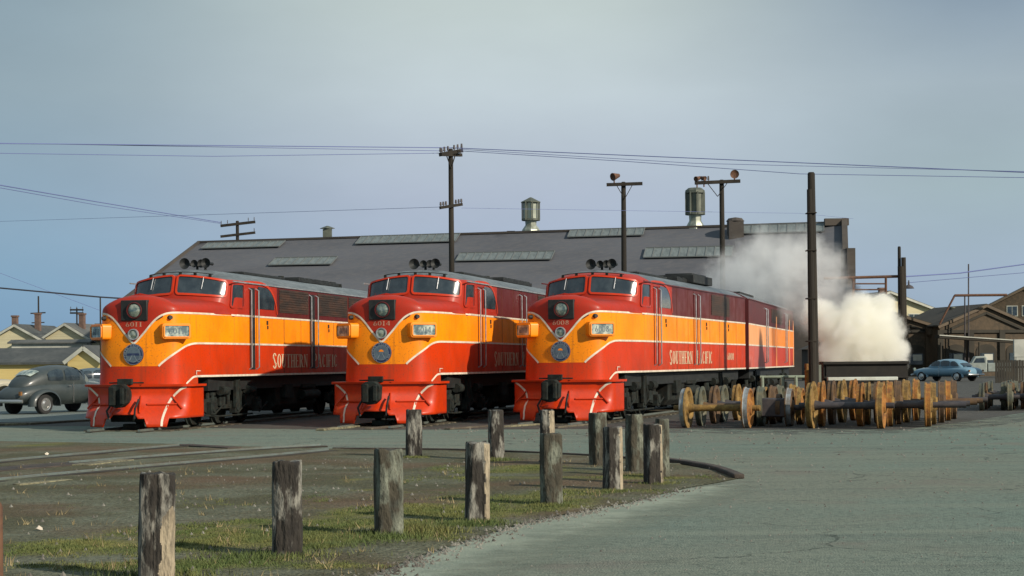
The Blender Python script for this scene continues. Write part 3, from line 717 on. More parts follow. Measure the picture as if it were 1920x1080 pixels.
# trailing unit behind the right-hand locomotive
def make_booster():
    th = R(19.5); X0 = 1.37+math.sin(th)*18.9; Y0 = 46.8+math.cos(th)*18.9; L = 18.6
    root = empty('booster_unit', (X0, Y0, 0), -R(15.0), 'cabless trailing locomotive unit with faded pinkish side panels coupled behind number 6008', 'locomotive')
    b = MB()
    for sgn in (-1, 1):
        i0 = len(b.v); zz = [1.43, 2.36, 3.185, 4.14]; yy = lin(0, L, 10)
        for z in zz:
            for y in yy: b.v.append(Vector((sgn*1.58, y, z)))
        for k in range(3):
            for j in range(9):
                mi = k if not (j < 4 and k < 2) else k+4
                b.quad((i0+k*10+j, i0+k*10+j+1, i0+(k+1)*10+j+1, i0+(k+1)*10+j), mi)
    xs = [-1.58+3.16*k/24 for k in range(25)]; i0 = len(b.v)
    for y in (0, L):
        for x in xs: b.v.append(Vector((x, y, 4.14+.42*(1-abs(x/1.58)**2.6))))
    for c in range(24): b.quad((i0+c, i0+c+1, i0+25+c+1, i0+25+c), 3)
    for y in (0, L):
        i0 = b.add([(x, y, 4.14+.42*(1-abs(x/1.58)**2.6)) for x in xs]+[(1.58, y, 1.43), (-1.58, y, 1.43)]); b.quad([i0+k for k in range(27)], 2)
    fr = mat('faded_red_paint', (.5, .11, .085), .5, alt=(.38, .05, .03), scale=2, amount=.6, stretch=(1, 2, .3))
    fo = mat('faded_orange_paint', (.85, .38, .16), .5, alt=(.72, .26, .06), scale=2, amount=.6, stretch=(1, 2, .3))
    b.build('body', [M['red'], M['orange'], M['maroon'], M['roof'], fr, fo], root)
    s = MB()
    for g in (-1, 1):
        for z in (1.455, 2.36, 3.185): s.box((g*1.582, L/2, z), (.008, L, .055))
    s.build('pinstripe', M['white'], root)
    for g in (-1, 1):
        for y in (5.4, 6.0, 13.6, 14.2):
            h = MB(); h.tube([(g*1.58, y, 3.95), (g*1.68, y, 3.9), (g*1.68, y, 1.7), (g*1.58, y, 1.64)], .022, 8); h.build('handrail', M['silver'], root)
        for a, c_ in ((8.2, 12.8), (15, 17.4)):
            m_ = MB(); m_.box((g*1.585, (a+c_)/2, 3.7), (.02, c_-a, .6)); m_.build('side_grille', M['grille'], root)
        for y in (10.2, 16.2, 18.2):
            m_ = MB(); m_.box((g*1.59, y, 2.6), (.02, .22, 2.2)); m_.build('louvre_panel', fo, root)
        m_ = MB(); m_.box((g*1.6, L/2, 4.15), (.03, L, .035)); m_.build('roof_gutter', M['maroon'], root)
    m_ = MB(); m_.box((0, -.3, 2.9), (1.6, .7, 2.6)); m_.box((0, -.35, 4.32), (.7, .7, .25)); m_.build('diaphragm', M['black'], root)
    m_ = MB(); m_.box((0, 8, 4.6), (1.1, 5, .14)); m_.build('roof_hatch', M['black'], root)
    underframe(root, L); truck(root, 3.6); truck(root, L-3.6)
make_booster()
# exhaust box on the right locomotive's roof
m_ = MB(); m_.box((.2, 14.4, 4.68), (1.3, 3.0, .3)); m_.box((.2, 14.4, 4.86), (1.0, 2.2, .08)); m_.build('exhaust_stack', M['black'], loco_right, bevel=.02)

# ================================================================== GROUND
M['asphalt'] = mat('worn_asphalt', (.165, .218, .180), .92, alt=(.20, .212, .165), scale=.13, amount=.9, alt2=(.085, .112, .092), scale2=17, amount2=.8, bump=.6, bscale=45, detail=10, spec=.2)
def weather_asphalt(m):
    t = m.node_tree; b = t.nodes['Principled BSDF']; n = t.nodes.new; l = t.links.new; c = b.inputs['Base Color'].links[0].from_socket
    tcd = n('ShaderNodeTexCoord')
    def noi(scale, st=(1, 1, 1), rot=0., d=7, ro=.6, warp=None):
        mpp = n('ShaderNodeMapping'); mpp.inputs['Scale'].default_value = st; mpp.inputs['Rotation'].default_value = (0, 0, rot); l(warp or tcd.outputs['Object'], mpp.inputs[0])
        z = n('ShaderNodeTexNoise'); z.inputs['Scale'].default_value = scale; z.inputs['Detail'].default_value = d; z.inputs['Roughness'].default_value = ro; l(mpp.outputs[0], z.inputs[0]); return z
    def rng(v, a, bb, am):
        r = n('ShaderNodeMapRange'); r.inputs[1].default_value = a; r.inputs[2].default_value = bb; r.inputs[4].default_value = am; l(v, r.inputs[0]); return r.outputs[0]
    def mix(f, c, col):
        x = n('ShaderNodeMix'); x.data_type = 'RGBA'; l(f, x.inputs[0]); l(c, x.inputs[6]); x.inputs[7].default_value = (*col, 1); return x.outputs[2]
    def mul(a, bb):
        x = n('ShaderNodeMath'); x.operation = 'MULTIPLY'; l(a, x.inputs[0]); l(bb, x.inputs[1]); return x.outputs[0]
    c = mix(rng(noi(.9, (.10, 1.5, 1), R(-24)).outputs[0],   .48, .64, .45), c, (.220, .245, .19))       # pale wheel paths
    c = mix(rng(noi(1.3, (.09, 1.5, 1), R(-22)).outputs[0], .54, .66, .42), c, (.105, .13, .11))      # darker tracks beside them
    c = mix(rng(noi(.55).outputs[0], .56, .66, .6), c, (.18, .165, .135))                              # brownish worn patches
    c = mix(rng(noi(1.7, d=3).outputs[0], .66, .72, .6), c, (.05, .06, .05))                           # oil spots
    wn = noi(1.1, d=4); wv = n('ShaderNodeVectorMath'); wv.operation = 'MULTIPLY_ADD'; l(wn.outputs['Color'], wv.inputs[0]); wv.inputs[1].default_value = (1.2, 1.2, 0); l(tcd.outputs['Object'], wv.inputs[2])
    vo = n('ShaderNodeTexVoronoi'); vo.feature = 'DISTANCE_TO_EDGE'; vo.inputs['Scale'].default_value = .33; l(wv.outputs[0], vo.inputs[0])
    c = mix(mul(rng(vo.outputs[0], .010, .002, .75), rng(noi(.35, d=2).outputs[0], .46, .56, 1.)), c, (.04, .05, .042))   # cracks
    l(c, b.inputs['Base Color'])
weather_asphalt(M['asphalt'])
M['asphalt2'] = mat('worn_asphalt_lane', (.142, .18, .16), .85, alt=(.105, .12, .122), scale=.25, amount=.8, alt2=(.2, .2, .185), scale2=30, amount2=.5, bump=.3, bscale=60, stretch=(.5, 1.6, 1), detail=9)
M['edge'] = mat('pale_asphalt_edge', (.26, .30, .225), .9, alt=(.17, .21, .16), scale=1.2, amount=.9, alt2=(.28, .27, .23), scale2=40, amount2=.5, bump=.4)
M['ballast'] = mat('shadow_toned_ballast', (.035, .035, .03), .9, alt=(.07, .066, .054), scale=1.2, amount=.8, alt2=(.10, .10, .085), scale2=14, amount2=.6, bump=.7, bscale=22)  # ballast, toned darker to stand in for shadow among the locomotives
M['rail'] = mat('oily_rail_foot', (.018, .015, .011), .95, 0, alt=(.045, .036, .024), scale=3, amount=.7)
M['railtop'] = mat('worn_rail_head', (.26, .31, .28), .35, .6, alt=(.2, .17, .12), scale=4, amount=.5)
M['tie'] = mat('weathered_timber', (.09, .072, .05), .9, alt=(.2, .18, .12), scale=2, amount=.7, alt2=(.03, .025, .02), scale2=12, amount2=.6, bump=.5, stretch=(1, .3, 1))
M['edge_grime'] = mat('oil_stained_edge', (.10, .12, .10), .9, alt=(.06, .065, .055), scale=2, amount=.9)
_t = M['edge_grime'].node_tree; _n = _t.nodes.new('ShaderNodeTexNoise'); _n.inputs['Scale'].default_value = 1.6; _n.inputs['Detail'].default_value = 9
_c = _t.nodes.new('ShaderNodeTexCoord'); _t.links.new(_c.outputs['Object'], _n.inputs[0]); _r = _t.nodes.new('ShaderNodeMapRange'); _r.inputs[1].default_value = .44; _r.inputs[2].default_value = .62
_t.links.new(_n.outputs[0], _r.inputs[0]); _t.links.new(_r.outputs[0], _t.nodes['Principled BSDF'].inputs['Alpha'])
M['plank'] = mat('pale_crossing_timber', (.24, .22, .13), .9, alt=(.10, .09, .06), scale=2.5, amount=.8, alt2=(.03, .025, .02), scale2=10, amount2=.5, bump=.5)

def sheet(name, poly, z, m, kind='structure', sub=0):
    mb = MB(); i = mb.add([(x, y, z) for x, y in poly]); mb.quad([i+k for k in range(len(poly))])
    o = mb.build(name, m, None, smooth=0, fix=False)
    me = o.data
    if me.polygons[0].normal.z < 0: me.flip_normals()
    return tag(o, kind=kind)
g = sheet('ground', [(-3500, -200), (3500, -200), (3500, 5000), (-3500, 5000)], 0, M['asphalt'])
far_l, far_r = G(-700, 715), G(2500, 700)
sheet('yard_ballast', [V2(-900, 801)[:2], V2(186, 799), V2(640, 806), V2(1250, 804), V2(1500, 806), V2(1700, 805), V2(1815, 790), V2(1930, 772), V2(2300, 745), V2(2300, 700), V2(-900, 705)], .004, M['ballast'])

bo = sheet('ballast_edge', [V2(1240, 800), V2(1815, 788), V2(1935, 770), V2(1990, 778), V2(1860, 800), V2(1700, 812), V2(1500, 815), V2(1240, 812)], .003, M['edge_grime'])
sheet('yard_paving', [V2(-900, 796), V2(-50, 793), V2(188, 788), V2(232, 735), V2(190, 712), V2(-900, 712)], .008, M['asphalt2'])
# the road is the same worn asphalt

# island of dirt and rough grass, with a gently uneven surface
TOPE = [(-900, 812), (-300, 822), (0, 828), (330, 833), (620, 843), (860, 845), (1090, 855), (1250, 868), (1340, 882), (1388, 897)]
BOTE = [(1388, 897), (1350, 905), (1290, 915), (1180, 943), (1080, 962), (1000, 976), (900, 1006), (780, 1046), (690, 1082), (560, 1150), (300, 1350), (-900, 1700)]
isl = [Vector(V2(*p)) for p in TOPE+BOTE[1:]]
# grass patches: centre, half length, half depth in metres, strength (world space ellipses)
PATCH = [(470, 1010, 2.3, 1.3, 1.), (620, 985, 2.2, 1.1, .9), (130, 1030, 3.0, 1.0, .9), (330, 1065, 2.2, .6, .9), (790, 960, 2.0, 1.6, .95), (700, 1010, 1.6, .8, 1.), (980, 942, 1.9, 1.5, .95),
         (1080, 925, 1.3, 1.3, .7), (960, 882, 1.6, 1.8, .9), (1080, 898, 1.8, 1.4, .5), (1230, 903, 1.3, 1.2, .5), (560, 945, 3, 2.0, .35), (100, 870, 3, 1.0, .25), (70, 835, 2.5, 2.0, .45), (240, 915, 3, 1.2, .15), (850, 905, 2.5, 3, .35)]
PW = [(G(a, b), c, d, s_) for a, b, c, d, s_ in PATCH]
def grass_at(x, y):
    v = 0
    for c, rx, ry, s_ in PW:
        d = ((x-c.x)/rx)**2+((y-c.y)/ry)**2
        v = max(v, s_*(1-d)) if d < 1 else v
    n_ = noise.fractal((x*1.1, y*.7, 1.), .9, 2., 5)*.75+noise.noise((x*3.6, y*2.6, 4.))*.35
    return max(0., min(1., (v*1.15+n_-.28) if v > 0 else (n_-.35)*.5))
def inside(x, y, P):
    c = False; n_ = len(P); j = n_-1
    for i in range(n_):
        if (P[i].y > y) != (P[j].y > y) and x < (P[j].x-P[i].x)*(y-P[i].y)/(P[j].y-P[i].y)+P[i].x: c = not c
        j = i
    return c
import bmesh
bm = bmesh.new(); vv = [bm.verts.new((p.x, p.y, .010)) for p in isl]; bm.faces.new(vv)
for ax, vals in ((0, [-16+.4*k for k in range(60)]), (1, [9+.4*k for k in range(70)])):
    for v in vals:
        nn = Vector((1, 0, 0)) if ax == 0 else Vector((0, 1, 0)); co = Vector((v, 0, 0)) if ax == 0 else Vector((0, v, 0))
        bmesh.ops.bisect_plane(bm, geom=bm.verts[:]+bm.edges[:]+bm.faces[:], plane_co=co, plane_no=nn)
bm.normal_update()
bnd = {v for e_ in bm.edges if e_.is_boundary for v in e_.verts}
for v in bm.verts:
    if v not in bnd: v.co.z = .022+.018*noise.fractal((v.co.x*.5, v.co.y*.5, 0), 1., 2., 3)
me = bpy.data.meshes.new('dirt_island'); bm.to_mesh(me); bm.free()
if me.polygons[0].normal.z < 0: me.flip_normals()
at = me.attributes.new('grassiness', 'FLOAT', 'POINT')
for i, v in enumerate(me.vertices): at.data[i].value = grass_at(v.co.x, v.co.y)
me.polygons.foreach_set('use_smooth', [True]*len(me.polygons))
m = mat('packed_dirt', (.092, .090, .050), .95, alt=(.155, .165, .115), scale=.8, amount=.9, alt2=(.05, .045, .028), scale2=11, amount2=.7, bump=1., bscale=20, detail=10, spec=.2)
t = m.node_tree; b = t.nodes['Principled BSDF']; prev = b.inputs['Base Color'].links[0].from_socket; n = t.nodes.new; l = t.links.new
a_ = n('ShaderNodeAttribute'); a_.attribute_name = 'grassiness'; tcd = n('ShaderNodeTexCoord')
z1 = n('ShaderNodeTexNoise'); z1.inputs['Scale'].default_value = 9; z1.inputs['Detail'].default_value = 8; z1.inputs['Roughness'].default_value = .7; l(tcd.outputs['Object'], z1.inputs[0])
ad = n('ShaderNodeMath'); ad.operation = 'ADD'; l(a_.outputs['Fac'], ad.inputs[0]); l(z1.outputs[0], ad.inputs[1])
r_ = n('ShaderNodeMapRange'); r_.inputs[1].default_value = .68; r_.inputs[2].default_value = 1.15; r_.inputs[4].default_value = .85; l(ad.outputs[0], r_.inputs[0])
z2 = n('ShaderNodeTexNoise'); z2.inputs['Scale'].default_value = 1.4; z2.inputs['Detail'].default_value = 6; l(tcd.outputs['Object'], z2.inputs[0])
gr = n('ShaderNodeValToRGB'); gr.color_ramp.elements[0].position = .35; gr.color_ramp.elements[0].color = (.085, .10, .028, 1); gr.color_ramp.elements[1].position = .65; gr.color_ramp.elements[1].color = (.20, .185, .05, 1); l(z2.outputs[0], gr.inputs[0])
z3 = n('ShaderNodeTexNoise'); z3.inputs['Scale'].default_value = .33; z3.inputs['Detail'].default_value = 5; l(tcd.outputs['Object'], z3.inputs[0])
r3 = n('ShaderNodeMapRange'); r3.inputs[1].default_value = .48; r3.inputs[2].default_value = .66; r3.inputs[4].default_value = .55; l(z3.outputs[0], r3.inputs[0])
x0 = n('ShaderNodeMix'); x0.data_type = 'RGBA'; l(r3.outputs[0], x0.inputs[0]); l(prev, x0.inputs[6]); x0.inputs[7].default_value = (.14, .075, .045, 1)
x1 = n('ShaderNodeMix'); x1.data_type = 'RGBA'; l(r_.outputs[0], x1.inputs[0]); l(x0.outputs[2], x1.inputs[6]); l(gr.outputs[0], x1.inputs[7]); l(x1.outputs[2], b.inputs['Base Color'])
o = bpy.data.objects.new('dirt_ground', me); COL.objects.link(o); me.materials.append(m); tag(o, kind='structure')

# pale worn margin of the big asphalt apron
EDG = [(1420, 905), (1290, 917), (1180, 944), (1080, 964), (1000, 979), (900, 1010), (790, 1049), (700, 1084), (560, 1160)]
EDO = [(1440, 925), (1340, 955), (1260, 985), (1180, 1015), (1110, 1045), (1010, 1080), (900, 1130), (820, 1180), (700, 1300)]
def fading_strip(name, inner, outer, z, m):
    A_ = catmull([Vector(V2(*p)) for p in inner], 10); B_ = catmull([Vector(V2(*p)) for p in outer], 10); n_ = min(len(A_), len(B_))
    mb = MB(); i0 = len(mb.v)
    for i_ in range(n_):
        for k in range(7): q = A_[i_].lerp(B_[i_], k/6); mb.v.append(Vector((q.x, q.y, z)))
    for i_ in range(n_-1):
        for k in range(6): mb.quad((i0+i_*7+k, i0+i_*7+k+1, i0+(i_+1)*7+k+1, i0+(i_+1)*7+k))
    o = mb.build(name, m, smooth=0, fix=False)
    if o.data.polygons[0].normal.z < 0: o.data.flip_normals()
    a = o.data.attributes.new('solid', 'FLOAT', 'POINT')
    for i_ in range(n_):
        for k in range(7): a.data[i_*7+k].value = (1-k/6)*min(1, i_/8, (n_-1-i_)/8)
    t = m.node_tree; b = t.nodes['Principled BSDF']; n = t.nodes.new; l = t.links.new
    at_ = n('ShaderNodeAttribute'); at_.attribute_name = 'solid'; nn_ = n('ShaderNodeTexNoise'); nn_.inputs['Scale'].default_value = 3; nn_.inputs['Detail'].default_value = 9; nn_.inputs['Roughness'].default_value = .7
    tc_ = n('ShaderNodeTexCoord'); l(tc_.outputs['Object'], nn_.inputs[0]); ad_ = n('ShaderNodeMath'); ad_.operation = 'ADD'; l(at_.outputs['Fac'], ad_.inputs[0]); l(nn_.outputs[0], ad_.inputs[1])
    r = n('ShaderNodeMapRange'); r.inputs[1].default_value = .55; r.inputs[2].default_value = 1.25; l(ad_.outputs[0], r.inputs[0]); l(r.outputs[0], b.inputs['Alpha'])
    return tag(o, kind='structure')
fading_strip('asphalt_margin', EDG, EDO, .005, M['edge'])
# dark trail of loose gravel where the apron meets the dirt
mb = MB()
for k in range(900):
    i = random.randrange(1, len(EDG)-1); tt = random.random(); a = Vector(V2(*EDG[i])); c = Vector(V2(*EDG[i+1])); p = a.lerp(c, tt)+Vector((random.gauss(0, .12), random.gauss(0, .18)))
    s_ = random.uniform(.008, .028); i0 = mb.add([(p.x+s_*random.uniform(-1, 1), p.y+s_*random.uniform(-1, 1), .012+s_*.8)]); q = mb.add([(p.x+s_*math.cos(j*1.257), p.y+s_*math.sin(j*1.257), .004) for j in range(5)])
    for j in range(5): mb.quad((q+j, q+(j+1) % 5, i0))
for k in range(700):
    x = random.uniform(-9, 6); y = random.uniform(13, 30)
    if not inside(x, y, isl): continue
    s_ = random.uniform(.008, .03); i0 = mb.add([(x, y, .03+s_)]); q = mb.add([(x+s_*math.cos(j*1.257), y+s_*math.sin(j*1.257), .018) for j in range(5)])
    for j in range(5): mb.quad((q+j, q+(j+1) % 5, i0))
for k in range(750):
    y = random.uniform(13.5, 46)**1.0; x = random.uniform(-.05, .33)*y
    if inside(x, y, isl): continue
    s_ = random.uniform(.006, .022)*(y/22); i0 = mb.add([(x, y, .002+s_)]); q = mb.add([(x+s_*math.cos(j*1.257), y+s_*math.sin(j*1.257), .001) for j in range(5)])
    for j in range(5): mb.quad((q+j, q+(j+1) % 5, i0))
M['gravel'] = mat('loose_gravel', (.20, .19, .16), .9, alt=(.07, .06, .05), scale=1.5, amount=.9)
tag(mb.build('gravel', M['gravel'], smooth=0, fix=False), kind='stuff')

# grass blades
M['grass'] = mat('short_grass', (.085, .118, .030), .85, alt=(.17, .165, .05), scale=1.1, amount=.9, alt2=(.045, .08, .02), scale2=6, amount2=.6)
mb = MB(); cnt = 0
def blade(x, y, h):
    a = random.uniform(0, PI); w = random.uniform(.004, .008); dx, dy = math.cos(a)*w, math.sin(a)*w; lx, ly = random.gauss(0, h*.45), random.gauss(0, h*.45)
    i = mb.add([(x-dx, y-dy, .012), (x+dx, y+dy, .012), (x+lx, y+ly, .018+h)]); mb.quad((i, i+1, i+2))
tries = 0
while cnt < 60000 and tries < 400000:
    tries += 1
    y = 12.8+(random.random()**1.5)*16; x = random.uniform(-.33, .13)*y
    g_ = grass_at(x, y)
    if random.random() < g_**1.6 and inside(x, y, isl):
        for k in range(3): blade(x+random.gauss(0, .03), y+random.gauss(0, .03), random.uniform(.008, .026)*(.5+g_))
        cnt += 3
WEED = [(775, 998, .22, .12), (815, 1002, .3, .1), (700, 1005, .3, .07), (735, 1012, .35, .09), (540, 1047, .45, .08), (600, 1030, .3, .06), (895, 985, .3, .07), (870, 988, .25, .06), (1035, 952, .25, .06), (1150, 925, .25, .05), (1230, 910, .3, .06), (300, 1086, .5, .09), (480, 1050, .5, .08), (930, 865, .3, .07), (776, 860, .25, .05), (660, 1020, .6, .07)]
for px, py, sp_, h in WEED:
    c = G(px, py)
    for k in range(650): blade(c.x+random.gauss(0, sp_*.55), c.y+random.gauss(0, sp_*.45), random.uniform(.3, 1)*h)
tag(mb.build('grass', M['grass'], smooth=0, fix=False), kind='stuff')
mb = MB(); M['straw'] = mat('dead_straw', (.30, .24, .12), .9, alt=(.16, .12, .06), scale=2, amount=.8)
for k in range(420):
    y = 12.8+(random.random()**1.4)*16; x = random.uniform(-.33, .13)*y
    if not inside(x, y, isl) or random.random() > .25+grass_at(x, y): continue
    for q in range(random.randint(3, 14)): blade(x+random.gauss(0, .05), y+random.gauss(0, .05), random.uniform(.03, .10))
tag(mb.build('dead_stalks', M['straw'], smooth=0, fix=False), kind='stuff')
# bits of litter on the dirt
for px, py, s_, lab in ((73, 1000, .045, 'crumpled white paper scrap on the dirt at far left'), (88, 856, .05, 'small pale scrap lying beside the rails at left')):
    mb = MB(); c = G(px, py); pts = [(c.x+s_*random.uniform(.6, 1.2)*math.cos(a), c.y+s_*random.uniform(.6, 1.2)*math.sin(a), .04+random.uniform(-.01, .02)) for a in [k*.9 for k in range(7)]]
    i = mb.add(pts+[(c.x, c.y, .085)]); 
    for k in range(7): mb.quad((i+k, i+(k+1) % 7, i+7))
    tag(mb.build('paper_scrap', M['white'], smooth=0, fix=False), lab, 'litter')

# kerb along the island's far edge
KP = [(1248, 866), (1290, 872), (1335, 880), (1365, 889), (1386, 898)]
def polybar(mb, pts, w, h, z0=0., mi=0):
    n_ = len(pts); i0 = len(mb.v)
    for i, p in enumerate(pts):
        d = (pts[min(i+1, n_-1)]-pts[max(i-1, 0)]).normalized(); s_ = Vector((d.y, -d.x))*w/2
        mb.v += [Vector((p.x-s_.x, p.y-s_.y, z0)), Vector((p.x+s_.x, p.y+s_.y, z0)), Vector((p.x+s_.x, p.y+s_.y, z0+h)), Vector((p.x-s_.x, p.y-s_.y, z0+h))]
    for i in range(n_-1):
        for k in range(4): mb.quad((i0+4*i+k, i0+4*i+(k+1) % 4, i0+4*i+4+(k+1) % 4, i0+4*i+4+k), mi)
    mb.quad((i0, i0+1, i0+2, i0+3), mi); e_ = i0+4*(n_-1); mb.quad((e_+3, e_+2, e_+1, e_), mi)
M['kerb'] = mat('dark_tarred_kerb', (.035, .028, .022), .85, alt=(.08, .06, .045), scale=3, amount=.7, bump=.4)
mb = MB(); polybar(mb, catmull([Vector(V2(*p)) for p in KP], 6), .16, .075)
tag(mb.build('kerb', M['kerb'], bevel=.02), 'dark curved kerb end beside the asphalt at the tip of the dirt island', 'kerb')
mb = MB(); polybar(mb, catmull([Vector(V2(*p)) for p in [(625, 843), (860, 845.5), (1090, 855), (1246, 866)]], 8), .10, .045)
tag(mb.build('kerb', M['kerb'], bevel=.01), 'low thin dark kerb running behind the rear row of posts', 'kerb')

# tracks
def rail_obj(name, pts, label, w=.075, h=.07, z0=.0):
    mb = MB(); polybar(mb, pts, w, h, z0); polybar(mb, [p for p in pts], w*2.3, .02, z0, 1)
    return mb.build(name, [M['railtop'], M['rail']], smooth=30)
def track(p0, ang, L, label, y_start, bend=None):
    root = empty('railway_track', (p0[0], p0[1], 0), -ang, label, 'railway track', 'railway tracks')
    rp = [Vector((s_, y)) for s_, y in ()]
    for s_ in (-.72, .72):
        mb = MB(); pts = [Vector((s_, y_start)), Vector((s_, 19.))]
        if bend is None: pts += [Vector((s_, L))]
        else:
            for k in range(1, 7): pts.append(Vector((s_+math.sin(bend)*-(L-19)*k/6*(1), 19+(L-19)*k/6*math.cos(bend))))
        polybar(mb, pts, .075, .085); polybar(mb, pts, .17, .03, 0, 1); mb.build('rail', [M['railtop'], M['rail']], root)
    mb = MB(); yy = y_start+.9
    while yy < L:
        xx = 0 if bend is None or yy < 19 else -math.sin(bend)*(yy-19)
        mb.box((xx, yy, .014), (2.5, .24, .024)); yy += .6
    o = mb.build('tie', M['tie'], root, smooth=0); o['kind'] = 'stuff'
    return root
track((-10.22, 44.6), R(12.5), 40, 'track carrying the leftmost locomotive', -1.2)
track((-3.62, 45.8), R(14), 40, 'track carrying the middle locomotive', -1.5)
track((1.37, 46.8), R(19.5), 45, 'track carrying the rightmost locomotive and its trailing unit', -1.5, R(4.5))
def PX(*a): return catmull([Vector(V2(*p)) for p in a], 5)
rt = empty('railway_track', (0, 0, 0), 0, 'worn rails curving across the dirt island in the left foreground', 'railway track', 'railway tracks')
for pts in (PX((-500, 926), (-200, 890), (0, 868.5), (170, 853), (335, 838)), PX((128, 872), (300, 858), (480, 845), (600, 838)), PX((-500, 968), (-200, 927), (0, 904), (240, 881), (480, 860), (615, 847))):
    mb = MB(); polybar(mb, pts, .042, .065); polybar(mb, pts, .50, .032, 0, 1); mb.build('rail', [M['railtop'], M['rail']], rt)
for a, b_, w_ in (((-60, 889), (140, 868), .9), ):
    pass
def plank(px0, px1, w, h, label, m='tie', z=0., name='crossing_timber'):
    mb = MB(); a, c = Vector(V2(*px0)), Vector(V2(*px1)); pts = [a.lerp(c, k/6) for k in range(7)]
    polybar(mb, pts, w, h, z)
    return tag(mb.build(name, M[m], bevel=.012), label, 'timber', 'crossing timbers')
plank((-120, 893), (142, 872), .75, .045, 'dark oily timbers laid between the foreground rails', 'kerb')
plank((150, 876), (236, 866), .35, .05, 'pale yellowish split timber between the foreground rails', 'plank')
plank((30, 912), (130, 903), .16, .04, 'short pale board beside the nearest foreground rail', 'plank')
plank((342, 836), (440, 842), .35, .04, 'dark timber end where the far rail of the island stops', 'kerb')
plank((-200, 803), (48, 797), .34, .07, 'pale timber kerb under the grey sedan', 'plank')
plank((50, 797), (182, 789), .30, .07, 'dark timber kerb leading to the leftmost locomotive', 'tie')
plank((600, 808), (668, 801.5), .24, .06, 'pale squared timber end in front of the middle locomotive', 'plank')
plank((690, 806), (762, 798), .2, .05, 'weathered timber beside the track of the middle locomotive', 'tie')
plank((838, 806), (925, 800), .2, .05, 'long dark timber between the middle and right locomotives', 'tie')
plank((925, 803), (1012, 797), .2, .05, 'brown timber just left of the right locomotive pilot', 'plank')
plank((1040, 803), (1110, 797), .2, .05, 'timber under the right locomotive coupler', 'tie')

# ================================================================== POSTS
def post_material():
    m = mat('weathered_post_wood', (.032, .027, .021), .92, alt=(.27, .26, .22), scale=7, amount=.85, alt2=(.014, .012, .010), scale2=15, amount2=.85, bump=1.0, bscale=18, stretch=(1, 1, .33), detail=10, lo=.50, hi=.575)
    return m
M['post'] = post_material()
M['post_pale'] = mat('peeled_and_sunlit_post_wood', (.42, .35, .24), .9, alt=(.25, .2, .13), scale=6, amount=.6, alt2=(.04, .035, .03), scale2=16, amount2=.7, bump=.6, stretch=(1, 1, .25))  # bare wood; also paints the sunlit sides of some posts
M['post_green'] = mat('lichened_post_wood', (.055, .048, .032), .92, alt=(.24, .26, .20), scale=7, amount=.8, alt2=(.016, .016, .012), scale2=14, amount2=.8, bump=1.0, bscale=18, stretch=(1, 1, .4), detail=10, lo=.49, hi=.58)
POSTS = [
 (293, 1092, 885, 66, 'post', 'nearest post, its bark peeled to a long pale patch, at lower left', .5, 0),
 (539, 1045, 862, 56, 'post', 'thick grey-brown flaking post in the front row, second from the left', .3, 0),
 (729, 1007, 840, 53, 'post_green', 'lichened square post with a brown right face, weeds at its foot', .75, 1),
 (895, 980, 827, 45, 'post', 'black square post with one edge painted cream as sunlit', .8, 0),
 (1034, 949, 811, 38, 'post_green', 'mottled post standing in front of a cream-sided post', .5, 1),
 (1149, 921, 799, 34, 'post', 'pale flaking post right of the mottled front post', .6, 0),
 (1225, 910, 794, 33, 'post', 'dark post with a pale right edge near the tip of the island', .6, 0),
 (1242, 897, 784, 24, 'post_green', 'narrow post half hidden at the right end of both rows', .3, 0),
 (776, 858, 767, 30, 'post', 'first post of the rear row, in front of the middle locomotive pilot', .4, 0),
 (931, 863, 768, 28, 'post', 'dark rear-row post in the gap between middle and right locomotives', .4, 0),
 (1026, 872, 768, 27, 'post', 'rear-row post with a side painted cream as sunlit, behind the mottled post', .8, 0),
 (1122, 873, 773, 30, 'post_green', 'brown rear-row post under the right end of the right locomotive pilot', .4, 0),
 (1190, 886, 776, 30, 'post_green', 'greenish rear-row post beside the locomotive truck', .5, 0),
]
